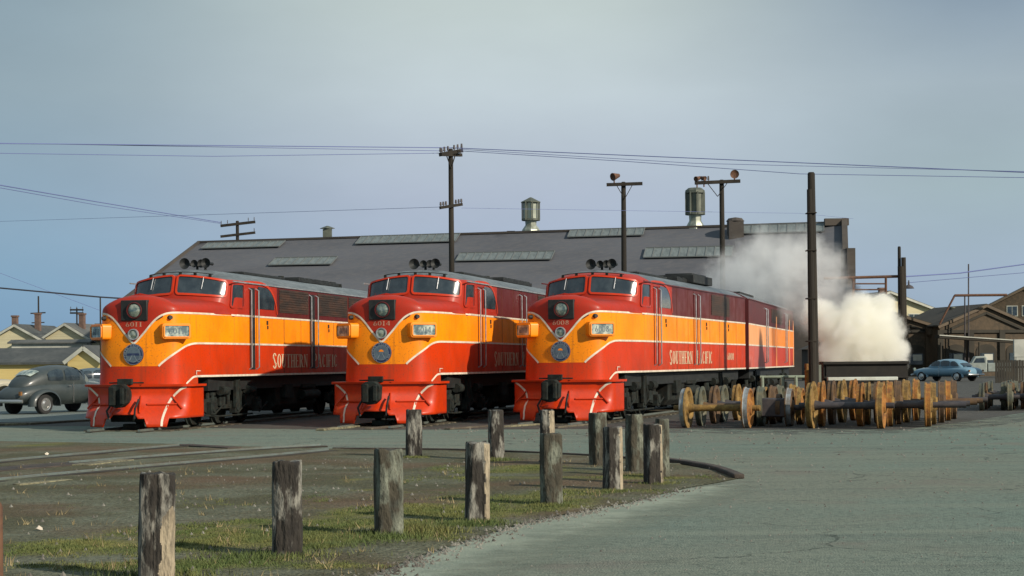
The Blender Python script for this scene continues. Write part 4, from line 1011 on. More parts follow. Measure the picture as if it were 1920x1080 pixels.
for k, (px, by, ty, wpx, mk, lab, sq, br) in enumerate(POSTS):
    c = G(px, by); s_ = F/c.y; w = wpx/s_; h = (by-ty)/s_; rnd = random.Random(k*11+3)
    mb = MB(); nr_, ns = (150, 120) if k == 0 else (64, 52); rot = R(rnd.uniform(8, 30)); i0 = len(mb.v)
    for a in range(nr_+1):
        z = h*a/nr_; sh = 1-.05*a/nr_
        if a == nr_: sh *= .93
        for j in range(ns):
            an = 2*PI*j/ns; ca, sa = math.cos(an), math.sin(an); pe = 2+6*sq
            rr = w*.5/((abs(ca)**pe+abs(sa)**pe)**(1/pe))*sh*(.94 if sq > .5 else 1)
            nz_ = noise.fractal((ca*3+k*9, sa*3, z*1.6), 1., 2., 4)*.07+noise.noise((ca*9+k, sa*9, z*2.2))*.05
            rr *= 1+nz_; x, y = rr*ca, rr*sa
            zz = z + (noise.noise((x*14+k, y*14, 3))*.02 if a >= nr_-1 else 0)
            mb.v.append(Vector((x*math.cos(rot)-y*math.sin(rot), x*math.sin(rot)+y*math.cos(rot), zz)))
    for a in range(nr_):
        for j in range(ns): mb.quad((i0+a*ns+j, i0+a*ns+(j+1) % ns, i0+(a+1)*ns+(j+1) % ns, i0+(a+1)*ns+j))
    tp = mb.add([(0, 0, h-.01)])
    for j in range(ns): mb.quad((i0+nr_*ns+j, i0+nr_*ns+(j+1) % ns, tp))
    # nearest post: peeled patch; other posts: sunlit right sides painted pale
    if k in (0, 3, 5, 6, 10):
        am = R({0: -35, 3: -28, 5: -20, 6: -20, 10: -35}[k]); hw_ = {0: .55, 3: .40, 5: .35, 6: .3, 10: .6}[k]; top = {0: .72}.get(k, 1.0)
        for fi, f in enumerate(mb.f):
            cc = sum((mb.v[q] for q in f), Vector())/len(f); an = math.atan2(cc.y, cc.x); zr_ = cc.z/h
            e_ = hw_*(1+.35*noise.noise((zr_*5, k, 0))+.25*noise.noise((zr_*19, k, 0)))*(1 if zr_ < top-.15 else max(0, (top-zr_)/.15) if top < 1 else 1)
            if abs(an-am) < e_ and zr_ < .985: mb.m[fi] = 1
    o = mb.build('wooden_post', [M[mk], M['post_pale']], smooth=50)
    o.location = (c.x, c.y, -.01); o.rotation_euler = (R(rnd.uniform(-1, 1)), R({0: 1.2}.get(k, rnd.uniform(-.6, .6))), 0)
    tag(o, lab, 'post', 'wooden posts around the dirt island')
mb = MB(); c = G(0, 1095); mb.tube([(0, 0, 0), (.0, 0, .62), (0, 0, .66)], [.036, .036, .02], 14)
M['rust_pipe'] = mat('rusty_pipe', (.13, .06, .03), .8, alt=(.06, .03, .02), scale=5, amount=.8)
o = mb.build('iron_stake', M['rust_pipe']); o.location = (c.x-.01, c.y, 0); tag(o, 'rusty iron stake at the extreme left edge of the foreground', 'stake')

# ================================================================== RAILWAY WHEELSETS
RUST = [mat('orange_rust', (.30, .115, .02), .85, alt=(.10, .045, .02), scale=4, amount=.8, alt2=(.40, .22, .04), scale2=9, amount2=.5, bump=.3),
        mat('ochre_rust', (.22, .125, .03), .85, alt=(.08, .05, .02), scale=4, amount=.8, alt2=(.38, .25, .07), scale2=9, amount2=.5, bump=.3),
        mat('brown_rust', (.085, .05, .026), .85, alt=(.18, .10, .035), scale=4, amount=.6, alt2=(.06, .04, .03), scale2=9, amount2=.5, bump=.3),
        mat('grey_green_iron', (.085, .095, .07), .7, .1, alt=(.17, .14, .07), scale=4, amount=.6, alt2=(.05, .05, .04), scale2=9, amount2=.5, bump=.3)]
M['tread'] = mat('pale_wheel_tread', (.30, .33, .34), .5, .4, alt=(.16, .12, .08), scale=5, amount=.7)
M['axle'] = mat('dark_axle', (.05, .045, .05), .6, .2, alt=(.11, .09, .08), scale=4, amount=.6)
def wheelset(px, py, r, half, wm, am, tread, label, grp, off=(0, 0), gear=False, ang=-17, stub=.32, stubr=None):
    stubr = stubr or stub
    c = G(px, py); d = Vector((math.cos(R(ang)), math.sin(R(ang)), 0))
    cen = Vector((c.x, c.y, 0))+d*half + Vector((off[0], off[1], 0))
    root = empty('wheelset', (cen.x, cen.y, 0), R(ang+random.uniform(-2.2, 2.2)), label, 'wheelset', grp)
    mb = MB(); mb.tube([(-half-stub, 0, r), (-half-.12, 0, r), (-half-.11, 0, r), (-half+.12, 0, r), (-half+.26, 0, r), (half-.26, 0, r), (half-.12, 0, r), (half+.11, 0, r), (half+.12, 0, r), (half+stubr, 0, r)],
        [.075, .075, .11, .13, .088, .088, .13, .11, .075, .075], 16)
    mb.build('axle', RUST[am] if am < 4 else M['axle'], root)
    for g in (-1, 1):
        mb = MB(); T0 = Vector((g*half, 0, r)); ax = Vector((g, 0, 0))
        mb._lathe(T0, ax, [(-.07, .0), (-.09, .16), (-.03, .2), (-.01, .42*r/.6*1.05), (-.06, r*.84), (-.08, r*.88), (-.08, r*1.055), (-.045, r*1.06)], 40, 0)
        mb._lathe(T0, ax, [(-.045, r*1.06), (-.03, r*1.005), (.075, r*.99)], 40, 1)
        mb._lathe(T0, ax, [(.075, r*.99), (.08, r*.88), (.05, r*.84), (.02, .42*r/.6*1.05), (.07, .2), (.12, .17), (.12, 0)], 40, 0)
        mb.build('wheel', [RUST[wm if g < 0 or wm > 1 else (wm+random.choice((0, 1))) % 2], M['tread'] if tread else RUST[wm]], root, smooth=32, fix=False)
    if gear:
        mb = MB(); mb.box((-half+.62, 0, r), (.75, .62, .5)); mb.build('motor_case', M['axle'], root, bevel=.04)
        mb = MB(); mb._lathe(Vector((half-.28, 0, r)), Vector((1, 0, 0)), [(-.06, 0), (-.06, r*.72), (.06, r*.72), (.06, 0)], 30); mb.build('gear', RUST[2], root)
    return root
GRP = 'spare railway wheelsets parked in rows'
def row(px, py, r, half, n_, cols, am, tread, first, rest, step=1.30, al=22, first_gear=False, stubr=None):
    for k in range(n_):
        d = k*step*(1+(.0 if k < 1 else random.uniform(-.03, .10))); lab = first if k == 0 else rest % ['directly behind the front one', 'third back', 'fourth back', 'fifth back', 'sixth back', 'seventh back'][k-1]
        wheelset(px, py, r, half, cols[k % len(cols)], am if k == 0 else random.choice((am, 2, 4)), tread and k < 1, lab, GRP, (d*math.sin(R(al))+random.uniform(-.04, .04), d*math.cos(R(al))), gear=first_gear and k == 0, stubr=stubr)
row(1287, 802, .52, .82, 5, [1, 3, 2, 3, 1], 1, True, 'front wheelset of the left row, with pale treads and a yellow-brown axle', 'wheelset %s in the left row, beside the right locomotive')
row(1412, 799, .50, .5, 3, [2, 1, 3], 4, True, 'geared wheelset with a boxy motor case between left and middle rows', 'wheelset %s in the narrow row behind the geared wheelset', first_gear=True)
row(1524, 803, .585, .88, 5, [1, 0, 2, 1, 0, 2], 4, False, 'large ochre front wheelset of the middle row with a dark axle', 'rusty wheelset %s in the middle row, before the steaming tank')
row(1611, 799.5, .56, .86, 5, [0, 1, 2, 0, 2], 4, False, 'bright orange front wheelset of the right row', 'rusty wheelset %s in the right row, below the blue car', stubr=.95)
row(1842, 770, .46, .45, 5, [3, 2, 3, 3], 4, False, 'grey-green front wheelset of the dark row just right of the orange ones', 'dull wheelset %s in the dark row right of the orange ones', al=19)
row(1880, 769, .47, .45, 5, [3, 3, 2, 3], 4, False, 'dull front wheelset of the last full row before the right edge', 'dull wheelset %s in the last row before the right edge', al=19)
row(1917, 767, .47, .45, 4, [2, 3, 3, 3], 4, False, 'dull front wheelset cut by the right edge of the picture', 'dull wheelset %s in the row cut by the right picture edge', al=19)
# rails the wheelsets stand on are buried; the dark ballast lies below them

# ================================================================== CARS
M['tyre'] = mat('tyre_rubber', (.02, .02, .02), .85)
M['chrome'] = mat('dull_chrome', (.5, .5, .48), .25, .8)
def car(name, loc, ang, scale, paint, label, style, cat='car', wagon=False, pale_glass=False):
    root = empty(name, loc, ang, label, cat, 'cars parked in the yard'); root.scale = (scale,)*3
    # local: +y is the front; profile stations (y, half width, z bottom, z belt/top)
    if style == 'old':
        ST = [(-2.35, .30, .50, .62), (-2.28, .55, .42, .78), (-2.0, .68, .36, .96), (-1.5, .76, .32, 1.10), (-.6, .80, .30, 1.14), (.5, .78, .30, 1.12), (1.0, .62, .32, 1.10), (1.6, .50, .36, 1.06), (2.1, .38, .42, .98), (2.25, .25, .50, .85)]
        CB = [(-2.05, .34, 1.0), (-1.75, .50, 1.26), (-1.3, .62, 1.50), (-.6, .67, 1.66), (.0, .67, 1.69), (.45, .63, 1.64), (.75, .58, 1.40), (.98, .52, 1.10)]
        wy, wr, fw = (-1.35, 1.45), .34, .74
    else:
        ST = [(-2.5, .60, .42, .70), (-2.42, .80, .36, .90), (-2.0, .88, .32, 1.0), (-1.0, .92, .30, 1.02), (.5, .92, .30, 1.02), (1.3, .90, .30, .98), (2.1, .84, .34, .90), (2.45, .70, .40, .80), (2.52, .5, .45, .7)]
        CB = [(-2.0 if wagon else -1.9, .60, 1.0), (-1.7 if wagon else -1.5, .68, 1.34 if wagon else 1.26), (-1.2, .70, 1.5), (-.3, .72, 1.56), (.5, .70, 1.52), (1.05, .66, 1.22), (1.3, .62, .98)]
        wy, wr, fw = (-1.5, 1.55), .34, .8
    def loft(mb, st, base=None):
        ns = 22; i0 = len(mb.v)
        for s_ in st:
            y, hw = s_[0], s_[1]; zb, zt = (s_[2], s_[3]) if len(s_) == 4 else (base, s_[2])
            for j in range(ns):
                a = 2*PI*j/ns; ca, sa = math.cos(a), math.sin(a); p = 3.2
                k_ = 1/((abs(ca)**p+abs(sa)**p)**(1/p)); mb.v.append(Vector((hw*ca*k_, y, (zb+zt)/2+(zt-zb)/2*sa*k_)))
        n_ = len(st)
        for a in range(n_-1):
            for j in range(ns): mb.quad((i0+a*ns+j, i0+a*ns+(j+1) % ns, i0+(a+1)*ns+(j+1) % ns, i0+(a+1)*ns+j))
        mb.quad([i0+j for j in range(ns)]); mb.quad([i0+(n_-1)*ns+j for j in range(ns)])
    mb = MB(); loft(mb, ST); loft(mb, CB, .6)
    bd = mb.build('body', paint, root, smooth=60)
    ss = bd.modifiers.new('sub', 'SUBSURF'); ss.levels = 1; ss.render_levels = 1
    def hwz(y):     # cabin half width and top at station y
        for a, c_ in zip(CB, CB[1:]):
            if a[0] <= y <= c_[0]:
                t_ = (y-a[0])/(c_[0]-a[0]); return a[1]+(c_[1]-a[1])*t_, a[2]+(c_[2]-a[2])*t_
        return .5, 1.1
    wins = [(-1.05, -.38), (-.28, .45)] if style == 'old' else [(-1.55, -.85), (-.78, .0), (.07, .85)]
    for g in (-1, 1):
        for a, c_ in wins:
            mb = MB(); i0 = len(mb.v); zl = 1.14 if style == 'old' else 1.05
            for y in lin(a, c_, 6):
                hw, zt = hwz(y); e_ = .06 if y in (a, c_) else 0
                for z in lin(zl+e_*.3, zt-.12-e_, 4):
                    kz = (z-.6)/(zt-.6)*2-1; x = hw*(1-max(0, abs(kz))**3.2)**(1/3.2) if abs(kz) < 1 else hw*.5
                    mb.v.append(Vector((g*(x+.006), y, z)))
            for r_ in range(5):
                for q in range(3): mb.quad((i0+r_*4+q, i0+r_*4+q+1, i0+(r_+1)*4+q+1, i0+(r_+1)*4+q))
            mb.build('side_window', M['glass'], root)
    for nm, ya, yb, sg in (('windscreen', .70 if style == 'old' else .98, 1.0, 1), ('rear_window', -1.45 if style == 'old' else -1.72, -1.8, -1)):
        mb = MB(); i0 = len(mb.v)
        lo, hi = ((.86, .50) if style == 'old' else (1.16, .66)) if sg > 0 else ((-1.62, -1.28) if style == 'old' else (-1.85, -1.5))
        for t_ in lin(0, 1, 5):
            y = lo+(hi-lo)*t_; hw, zt = hwz(y)
            for x in lin(-.72, .72, 7):
                if nm == 'rear_window' and style == 'old' and abs(x) < .1: x = .0
                mb.v.append(Vector((x*hw, y+sg*.012, .6+(zt-.6)/2+(zt-.6)/2*(1-abs(x)**3.2)**(1/3.2)+.012)))
        for r_ in range(4):
            for q in range(6): mb.quad((i0+r_*7+q, i0+r_*7+q+1, i0+(r_+1)*7+q+1, i0+(r_+1)*7+q))
        mb.build(nm, M['board'] if nm == 'rear_window' and style == 'old' else M['glass'], root)
    for g in (-1, 1):
        for wyy in wy:
            mb = MB(); c = Vector((g*(fw+.02), wyy, wr))
            mb._lathe(c, Vector((g, 0, 0)), [(-.16, .0), (-.16, wr*.93), (-.12, wr), (.04, wr), (.07, wr*.92), (.075, wr*.66)], 28)
            w_ = mb.build('wheel', M['tyre'], root, fix=False)
            mb = MB(); mb._lathe(c, Vector((g, 0, 0)), [(.07, wr*.66), (.05, wr*.6), (.055, wr*.45), (.10, wr*.3), (.105, 0)], 24); mb.build('hubcap', M['chrome'], w_, fix=False)
            # fender: swollen half shell over the wheel
            mb = MB(); i0 = len(mb.v); na, nb = 14, 7
            R0 = .52 if style == 'old' else .44; wd_ = .20 if style == 'old' else .10
            for a in range(na+1):
                an = R(-8 + 196*a/na)
                for b_ in range(nb+1):
                    ph = PI*b_/nb; rr = R0-.10*(1-math.sin(ph))*1.0
                    st_ = 1.25 if style == 'old' else 1.1
                    mb.v.append(Vector((g*(fw-.12+wd_*(1-math.cos(ph))*.9), wyy+math.cos(an)*rr*st_*(1.12 if (math.cos(an) < 0) else 1), wr+math.sin(an)*rr)))
            for a in range(na):
                for b_ in range(nb): mb.quad((i0+a*(nb+1)+b_, i0+a*(nb+1)+b_+1, i0+(a+1)*(nb+1)+b_+1, i0+(a+1)*(nb+1)+b_))
            mb.build('fender', paint, root, smooth=70)
        mb = MB(); mb.tube([(g*.48, 2.3 if style == 'old' else 2.45, .82), (g*.48, 2.42 if style == 'old' else 2.56, .82)], [.13, .1], 14); mb.build('headlight', M['lens'], root)
        mb = MB(); mb.box((g*(.62 if style == 'old' else .72), -2.3 if style == 'old' else -2.48, .72), (.09, .08, .13)); mb.build('tail_light', RUST[0], root)
    for y in (2.5 if style == 'old' else 2.62, -2.5 if style == 'old' else -2.6):
        mb = MB(); mb.tube([(-.8, y-math.copysign(.12, y), .46), (-.5, y, .46), (.5, y, .46), (.8, y-math.copysign(.12, y), .46)], .06, 8); mb.build('bumper', M['chrome'], root)
    mb = MB()
    for g in (-1, 1):
        mb.box((g*(.80 if style == 'old' else .915), -.02, .72), (.012, .02, .7)); mb.box((g*(.81 if style == 'old' else .925), -.2, .95), (.03, .14, .025))
    mb.build('door_handle', M['chrome'], root)
    return root
grey_paint = mat('dusty_grey_car_paint', (.030, .040, .040), .5, alt=(.055, .065, .062), scale=2, amount=.6, coat=.3)
c = G(108, 774); car('sedan', (c.x, c.y, 0), R(-30), 1.08, grey_paint, 'dark grey 1940s sedan seen from behind, parked left of the leftmost locomotive', 'old')
c = G(128, 757); car('sedan', (c.x, c.y, 0), R(-25), 1.0, mat('pale_grey_car_paint', (.17, .19, .17), .45, alt=(.1, .11, .1), scale=2, amount=.5, coat=.3), 'paler grey sedan mostly hidden behind the dark grey one', 'old')
c = G(180, 752); car('sedan', (c.x, c.y, 0), R(-60), 1.0, mat('blue_grey_car_paint', (.06, .09, .11), .45, coat=.3), 'blue-grey car just showing left of the leftmost locomotive nose', 'old')
c = G(20, 748); car('sedan', (c.x-1.6, c.y, 0), R(-80), 1.0, mat('cream_car_paint', (.4, .36, .26), .45, coat=.3), 'cream car glimpsed behind the dark grey sedan at the left edge', 'old')
blue_paint = mat('light_blue_car_paint', (.13, .25, .33), .35, alt=(.18, .28, .33), scale=2, amount=.5, coat=.4)
p = W(1776, 700, 130); car('sedan', (p.x, 130, 0), R(36), 1.13, blue_paint, 'light blue sedan parked behind the right-hand rows of wheelsets', 'new')
# pale pickup behind the blue car
def pickup():
    p = W(1842, 700, 150); root = empty('pickup_truck', (p.x, 150, 0), R(80), 'pale grey pickup truck behind the blue sedan, before the brick shed', 'pickup truck', 'cars parked in the yard')
    pm = mat('pale_truck_paint', (.36, .40, .36), .5, alt=(.22, .24, .2), scale=1.5, amount=.6)
    mb = MB(); mb.prism([(-2.5, .55), (-2.5, 1.35), (-.4, 1.35), (-.4, .55)], lambda a, b_, d: (d, a, b_), -.85, .85); mb.build('cargo_bed', pm, root, bevel=.04)
    mb = MB(); mb.prism([(-.35, .5), (-.35, 1.85), (-.1, 1.98), (.7, 1.95), (1.05, 1.35), (2.2, 1.25), (2.4, 1.0), (2.4, .5)], lambda a, b_, d: (d, a, b_), -.82, .82); mb.build('cab', pm, root, bevel=.08)
    for g in (-1, 1):
        mb = MB(); mb.prism([(-.15, 1.38), (-.1, 1.8), (.62, 1.78), (.85, 1.38)], lambda a, b_, d: (g*(.825+d), a, b_), 0, .01); mb.build('side_window', M['glass'], root)
        for y in (-1.6, 1.6):
            mb = MB(); mb._lathe(Vector((g*.8, y, .38)), Vector((g, 0, 0)), [(-.15, 0), (-.15, .38), (.06, .38), (.08, .2), (.08, 0)], 20); mb.build('wheel', M['tyre'], root)
pickup()

# ================================================================== WAREHOUSE
M['shed_roof'] = mat('grey_shingle_roof', (.108, .112, .124), .9, alt=(.085, .088, .098), scale=.10, amount=.9, alt2=(.14, .132, .13), scale2=2.2, amount2=.45, bump=.4, bscale=3, stretch=(.5, 1, 1.4), spec=.2)
M['shed_wall'] = mat('sooty_brick', (.075, .062, .05), .9, alt=(.045, .04, .036), scale=.3, amount=.8, bump=.3, bscale=4)
M['skylight'] = mat('dusty_skylight_glass', (.17, .195, .19), .6, alt=(.11, .13, .13), scale=.9, amount=.9, stretch=(3, 1, 1), spec=.3)
M['mullion'] = mat('skylight_mullion', (.13, .14, .135), .7)
M['galv'] = mat('galvanised_metal', (.42, .44, .36), .45, .5, alt=(.14, .16, .13), scale=1.2, amount=.8, stretch=(1, 1, .3))
M['galv_d'] = mat('dark_galvanised_metal', (.09, .10, .08), .6, .3, alt=(.16, .17, .13), scale=1.2, amount=.6)
def warehouse():
    root = empty('warehouse', (0, 0, 0), 0, 'long grey-roofed warehouse with skylights behind the three locomotives', 'warehouse')
    A, B = W(375, 455, 193), W(1587, 418, 166)       # ridge
    C, D = W(262, 541, 177), W(1589, 575, 150)       # along the front eave
    C = A+(C-A)*1.35; D = B+(D-B)*1.0
    n_ = (B-A).cross(C-A).normalized()
    def P(s_, t_, o=0.):     # bilinear roof point
        return A.lerp(B, s_).lerp(C.lerp(D, s_), t_) + Vector((0, 0, 1))*o
    mb = MB(); mb.grid(lambda s_, t_: P(s_, t_), lin(0, 1, 41), lin(0, 1, 13), uvs=False)
    Cb, Db = Vector((2*A.x-C.x, 2*A.y-C.y, C.z)), Vector((2*B.x-D.x, 2*B.y-D.y, D.z))
    mb.grid(lambda s_, t_: A.lerp(B, s_).lerp(Cb.lerp(Db, s_), t_), lin(0, 1, 3), lin(0, 1, 3), uvs=False)
    mb.build('roof', M['shed_roof'], root, smooth=20)
    mb = MB(); z0 = 0
    for a, b_ in ((C, D), (D, Db), (Db, Cb), (Cb, C)):
        i = mb.add([(a.x, a.y, z0), (b_.x, b_.y, z0), (b_.x, b_.y, b_.z-.05), (a.x, a.y, a.z-.05)]); mb.quad((i, i+1, i+2, i+3))
    i = mb.add([A-Vector((0, 0, .05)), C-Vector((0, 0, .05)), Cb-Vector((0, 0, .05)), B-Vector((0, 0, .05)), D-Vector((0, 0, .05)), Db-Vector((0, 0, .05))]); mb.quad((i, i+1, i+2)); mb.quad((i+3, i+4, i+5))
    mb.build('wall', M['shed_wall'], root, smooth=0)
    mb = MB(); mb.bar(A+Vector((0, 0, .08)), B+Vector((0, 0, .08)), .5, .22); mb.bar(A+Vector((-.1, 0, .05)), C+Vector((-.1, 0, .05)), .3, .35)
    mb.build('ridge_cap', M['shed_wall'], root, smooth=0)
    # right-hand fire wall rising above the roof and the lower pier beside it
    mb = MB(); rp_ = [B+Vector((-1.9, 0, .35)), B+Vector((.3, 0, .35))]
    mb.bar(B+Vector((-.15, .2, .1)), D+Vector((-.05, 0, .2)), .55, .9); mb.box((B.x-1.0, B.y, B.z+.1), (2.4, .6, .7))
    q = W(1594, 465, 150); mb.box((q.x+.1, 151.5, q.z/2), (.75, 3.0, q.z)); mb.build('fire_wall', M['shed_wall'], root, smooth=0)
    # skylight bands: ray through the picture only to find s,t once; stored as roof coordinates
    def st(px, py):
        best = None
        for a in range(0, 101):
            for c_ in range(0, 61):
                p = P(a/100, c_/60); v = p-Vector((0, 0, EYE)); x = 960+F*v.dot(Rv)/v.y; y = H0-F*v.dot(Uv)/v.y
                d = (x-px)**2+(y-py)**2
                if best is None or d < best[0]: best = (d, a/100, c_/60)
        return best[1], best[2]
    for x0, x1, x2, x3, yt0, yt1, yb0, yb1 in ((390, 540, 375, 520, 456, 451, 472, 466), (512, 640, 497, 625, 487, 483, 504, 499), (680, 862, 668, 850, 446, 440, 462, 456), (862, 1045, 850, 1030, 478, 472, 493, 488),
                                               (1075, 1215, 1062, 1205, 435, 431, 449, 445), (1215, 1372, 1200, 1370, 468, 464, 486, 482), (1390, 1550, 1385, 1550, 425, 420, 442, 438)):
        a, b_, c_, d_ = st(x0, yt0), st(x1, yt1), st(x2, yb0), st(x3, yb1)
        t0, t1 = (a[1]+b_[1])/2, (c_[1]+d_[1])/2; s0, s1 = (a[0]+c_[0])/2, (b_[0]+d_[0])/2
        t0 += .012; t1 -= .005
        sk = MB(); i0 = len(sk.v)
        for tt in (t0, t1):
            for k in range(13): sk.v.append(P(s0+(s1-s0)*k/12, tt, .22))
        for k in range(12): sk.quad((i0+k, i0+k+1, i0+14+k, i0+13+k))
        for k in range(12):
            pass
        so_ = sk.build('skylight', M['skylight'], root, smooth=0)
        mu = MB(); nb_ = int((s1-s0)*78/.9)
        for k in range(nb_+1):
            s_ = s0+(s1-s0)*k/nb_; mu.bar(P(s_, t0, .24), P(s_, t1, .24), .09, .07)
        mu.bar(P(s0, t0, .24), P(s1, t0, .24), .16, .12); mu.bar(P(s0, t1, .22), P(s1, t1, .22), .16, .1)
        mu.build('glazing_bars', M['mullion'], so_, smooth=0)
    # ridge ventilators
    def vent(px, py_top, py_neck, py_base, wpx, dark, flat=False):
        s_ = (px-375)/(1587-375); Y = 193+(166-193)*s_; k = Y/F
        tp, nk, bs = W(px, py_top, Y), W(px, py_neck, Y), W(px, py_base, Y); r = wpx*k/2
        v = MB(); v._lathe(Vector((tp.x, Y, 0)), Vector((0, 0, 1)), [(bs.z-1.0, r*1.15), (bs.z, r*1.0), ((bs.z+nk.z)/2, r*.62), (nk.z, r*.66), (nk.z+.02, r*.95)], 8)
        vo = v.build('ventilator', M['galv'], root, smooth=20)
        ch = tp.z-nk.z; v = MB(); v._lathe(Vector((tp.x, Y, 0)), Vector((0, 0, 1)), [(nk.z, 0), (nk.z+.02, r*.82), (nk.z+ch*.76, r*.82), (nk.z+ch*.76, 0)], 8); v.build('drum', M['galv'] if not dark else M['galv_d'], vo, smooth=20)
        v = MB()
        for j in range(8):
            a = R(45*j+10); v.bar((tp.x+math.cos(a)*r, Y+math.sin(a)*r, nk.z), (tp.x+math.cos(a)*r, Y+math.sin(a)*r, nk.z+ch*.8), .14, .14)
        v._lathe(Vector((tp.x, Y, 0)), Vector((0, 0, 1)), [(nk.z, r*.8), (nk.z-.05, r*1.04), (nk.z+.16, r*1.04), (nk.z+.16, r*.8)], 16); v.build('cage', M['galv_d'], vo, smooth=0)
        v = MB(); v._lathe(Vector((tp.x, Y, 0)), Vector((0, 0, 1)), [(nk.z+ch*.76, r*1.1), (nk.z+ch*.8, r*1.12), (tp.z, r*.1), (tp.z, 0)] if not flat else [(nk.z+ch*.76, r*1.02), (nk.z+ch*.86, r*1.02), (nk.z+ch*.95, r*.7), (nk.z+ch*.95, 0)], 8); v.build('cowl', M['galv_d'], vo, smooth=20)
    vent(995, 370, 413, 431, 33, False); vent(1303, 350, 402, 426, 36, True, True)
    q = W(614, 445, 187.5); q2 = W(614, 428, 187.5); v = MB(); v.box((q.x, 187.5, (q.z+q2.z)/2-.4), (.95, .95, q2.z-q.z+.8)); v._lathe(Vector((q.x, 187.5, q2.z)), Vector((0, 0, 1)), [(-.05, .85), (.0, .85), (.28, .1), (.28, 0)], 4); v.build('roof_turret', M['galv_d'], root, smooth=0)
    q = W(1379, 459, 168); q2 = W(1379, 415, 168); v = MB(); v.box((q.x, 168, (q.z+q2.z)/2), (1.5, 1.6, q2.z-q.z)); v._lathe(Vector((q.x, 168, q2.z)), Vector((0, 0, 1)), [(0, .95), (.3, .7), (.42, 0)], 12); v.build('penthouse', M['shed_wall'], root, smooth=0)
    for px, py, Y in ((958, 434, 180), (1022, 433, 178)):
        q = W(px, py, Y); v = MB(); v.box((q.x, Y, q.z-.1), (.9, .5, .3)); v.build('ridge_hatch', M['shed_wall'], root, smooth=0)
warehouse()

# ================================================================== OTHER BUILDINGS
def house(name, label, cat, x0, y0, w, d, eave, ridge, wall, roofm, ang=0., axis='y', over=.4, chim=(), wins=(), grp=None):
    """gable faces the camera when axis is 'y'. (x0,y0) is the centre of the front wall."""
    root = empty(name, (x0, y0, 0), ang, label, cat, grp)
    mb = MB()
    if axis == 'y': mb.prism([(-w/2, 0), (w/2, 0), (w/2, eave), (0, ridge), (-w/2, eave)], lambda a, b_, dd: (a, dd, b_), 0, d)
    else: mb.prism([(0, 0), (d, 0), (d, eave), (d/2, ridge), (0, eave)], lambda a, b_, dd: (dd, a, b_), -w/2, w/2)
    mb.build('wall', wall, root, smooth=0)
    mb = MB(); th = .16
    if axis == 'y':
        sl_ = (ridge-eave)/(w/2)
        for g in (-1, 1):
            mb.prism([(0, ridge+.03), (g*(w/2+over), eave-sl_*over+.03), (g*(w/2+over), eave-sl_*over+.03+th), (0, ridge+.03+th)], lambda a, b_, dd: (a, dd, b_), -over, d+over)
    else:
        sl_ = (ridge-eave)/(d/2)
        for g, c0 in ((-1, 0), (1, d)):
            mb.prism([(d/2, ridge+.03), (c0+g*over, eave-sl_*over+.03), (c0+g*over, eave-sl_*over+.03+th), (d/2, ridge+.03+th)], lambda a, b_, dd: (dd, a, b_), -w/2-over, w/2+over)
    ro = mb.build('roof', roofm, root, smooth=0)
    if axis == 'y':
        mb = MB(); sl_ = (ridge-eave)/(w/2)
        for g in (-1, 1): mb.bar((0, -over-.04, ridge-.02), (g*(w/2+over), -over-.04, eave-sl_*over-.02), .06, .26)
        mb.build('bargeboard', M['trim'] if name != 'brick_workshop' else M['browntrim'], ro, smooth=0)
    for cx, cy, ch in chim:
        mb = MB(); mb.box((cx, cy, ridge+ch/2-.6), (.62, .62, ch+1.2)); mb.box((cx, cy, ridge+ch), (.78, .78, .2)); mb.build('chimney', M['chimney'], ro, smooth=0)
    for cx, cz, ww, hh in wins:
        mb = MB(); mb.box((cx, -.02, cz), (ww+.2, .08, hh+.2)); f = mb.build('window', M['trim'], root, smooth=0)
        mb = MB(); mb.box((cx-ww/4-.02, -.065, cz), (ww/2-.04, .03, hh)); mb.box((cx+ww/4+.02, -.065, cz), (ww/2-.04, .03, hh)); mb.build('pane', M['glass'], f, smooth=0)
    return root
M['trim'] = mat('pale_trim', (.50, .50, .42), .7, alt=(.3, .3, .26), scale=1, amount=.5)
M['cream'] = mat('cream_siding', (.58, .52, .33), .8, alt=(.46, .41, .26), scale=.8, amount=.7, bump=.2, bscale=4, stretch=(.2, .2, 4))
M['yellow'] = mat('yellow_siding', (.62, .48, .19), .8, alt=(.50, .38, .14), scale=.8, amount=.7, bump=.2, bscale=4, stretch=(.2, .2, 4))
M['whiteside'] = mat('white_siding', (.46, .46, .40), .8, alt=(.32, .33, .29), scale=.8, amount=.7)
M['dkroof'] = mat('dark_shingle_roof', (.055, .062, .062), .9, alt=(.09, .095, .09), scale=.5, amount=.8, alt2=(.03, .035, .035), scale2=3, amount2=.5, bump=.4, bscale=5)
M['gyroof'] = mat('grey_shingle_house_roof', (.085, .092, .09), .9, alt=(.13, .13, .12), scale=.5, amount=.8, bump=.4, bscale=5)
M['browntrim'] = mat('brown_trim', (.13, .095, .06), .8, alt=(.07, .055, .04), scale=1, amount=.6)
M['chimney'] = mat('chimney_brick', (.16, .10, .075), .9, alt=(.09, .06, .05), scale=2, amount=.7)
M['brick'] = mat('brown_brick', (.085, .062, .038), .92, alt=(.05, .042, .03), scale=.35, amount=.8, alt2=(.13, .09, .055), scale2=3, amount2=.5, bump=.5, bscale=6)
M['brick_d'] = mat('dark_brick_trim', (.034, .030, .022), .92, alt=(.055, .048, .034), scale=.6, amount=.6)
HY = 200
def hz(px, py, Y=HY): return W(px, py, Y)
a = hz(29, 610); house('house', 'cream gabled house with two chimneys at the far left', 'house', a.x, HY, 6.2, 12, hz(29, 636).z, a.z, M['cream'], M['dkroof'], R(-6), chim=((-1.3, 3, 1.2), (1.2, 4, 1.5)), wins=((-1.2, 3.2, 1, 1.3), (1.3, 3.2, 1, 1.3)), grp='houses beyond the yard')
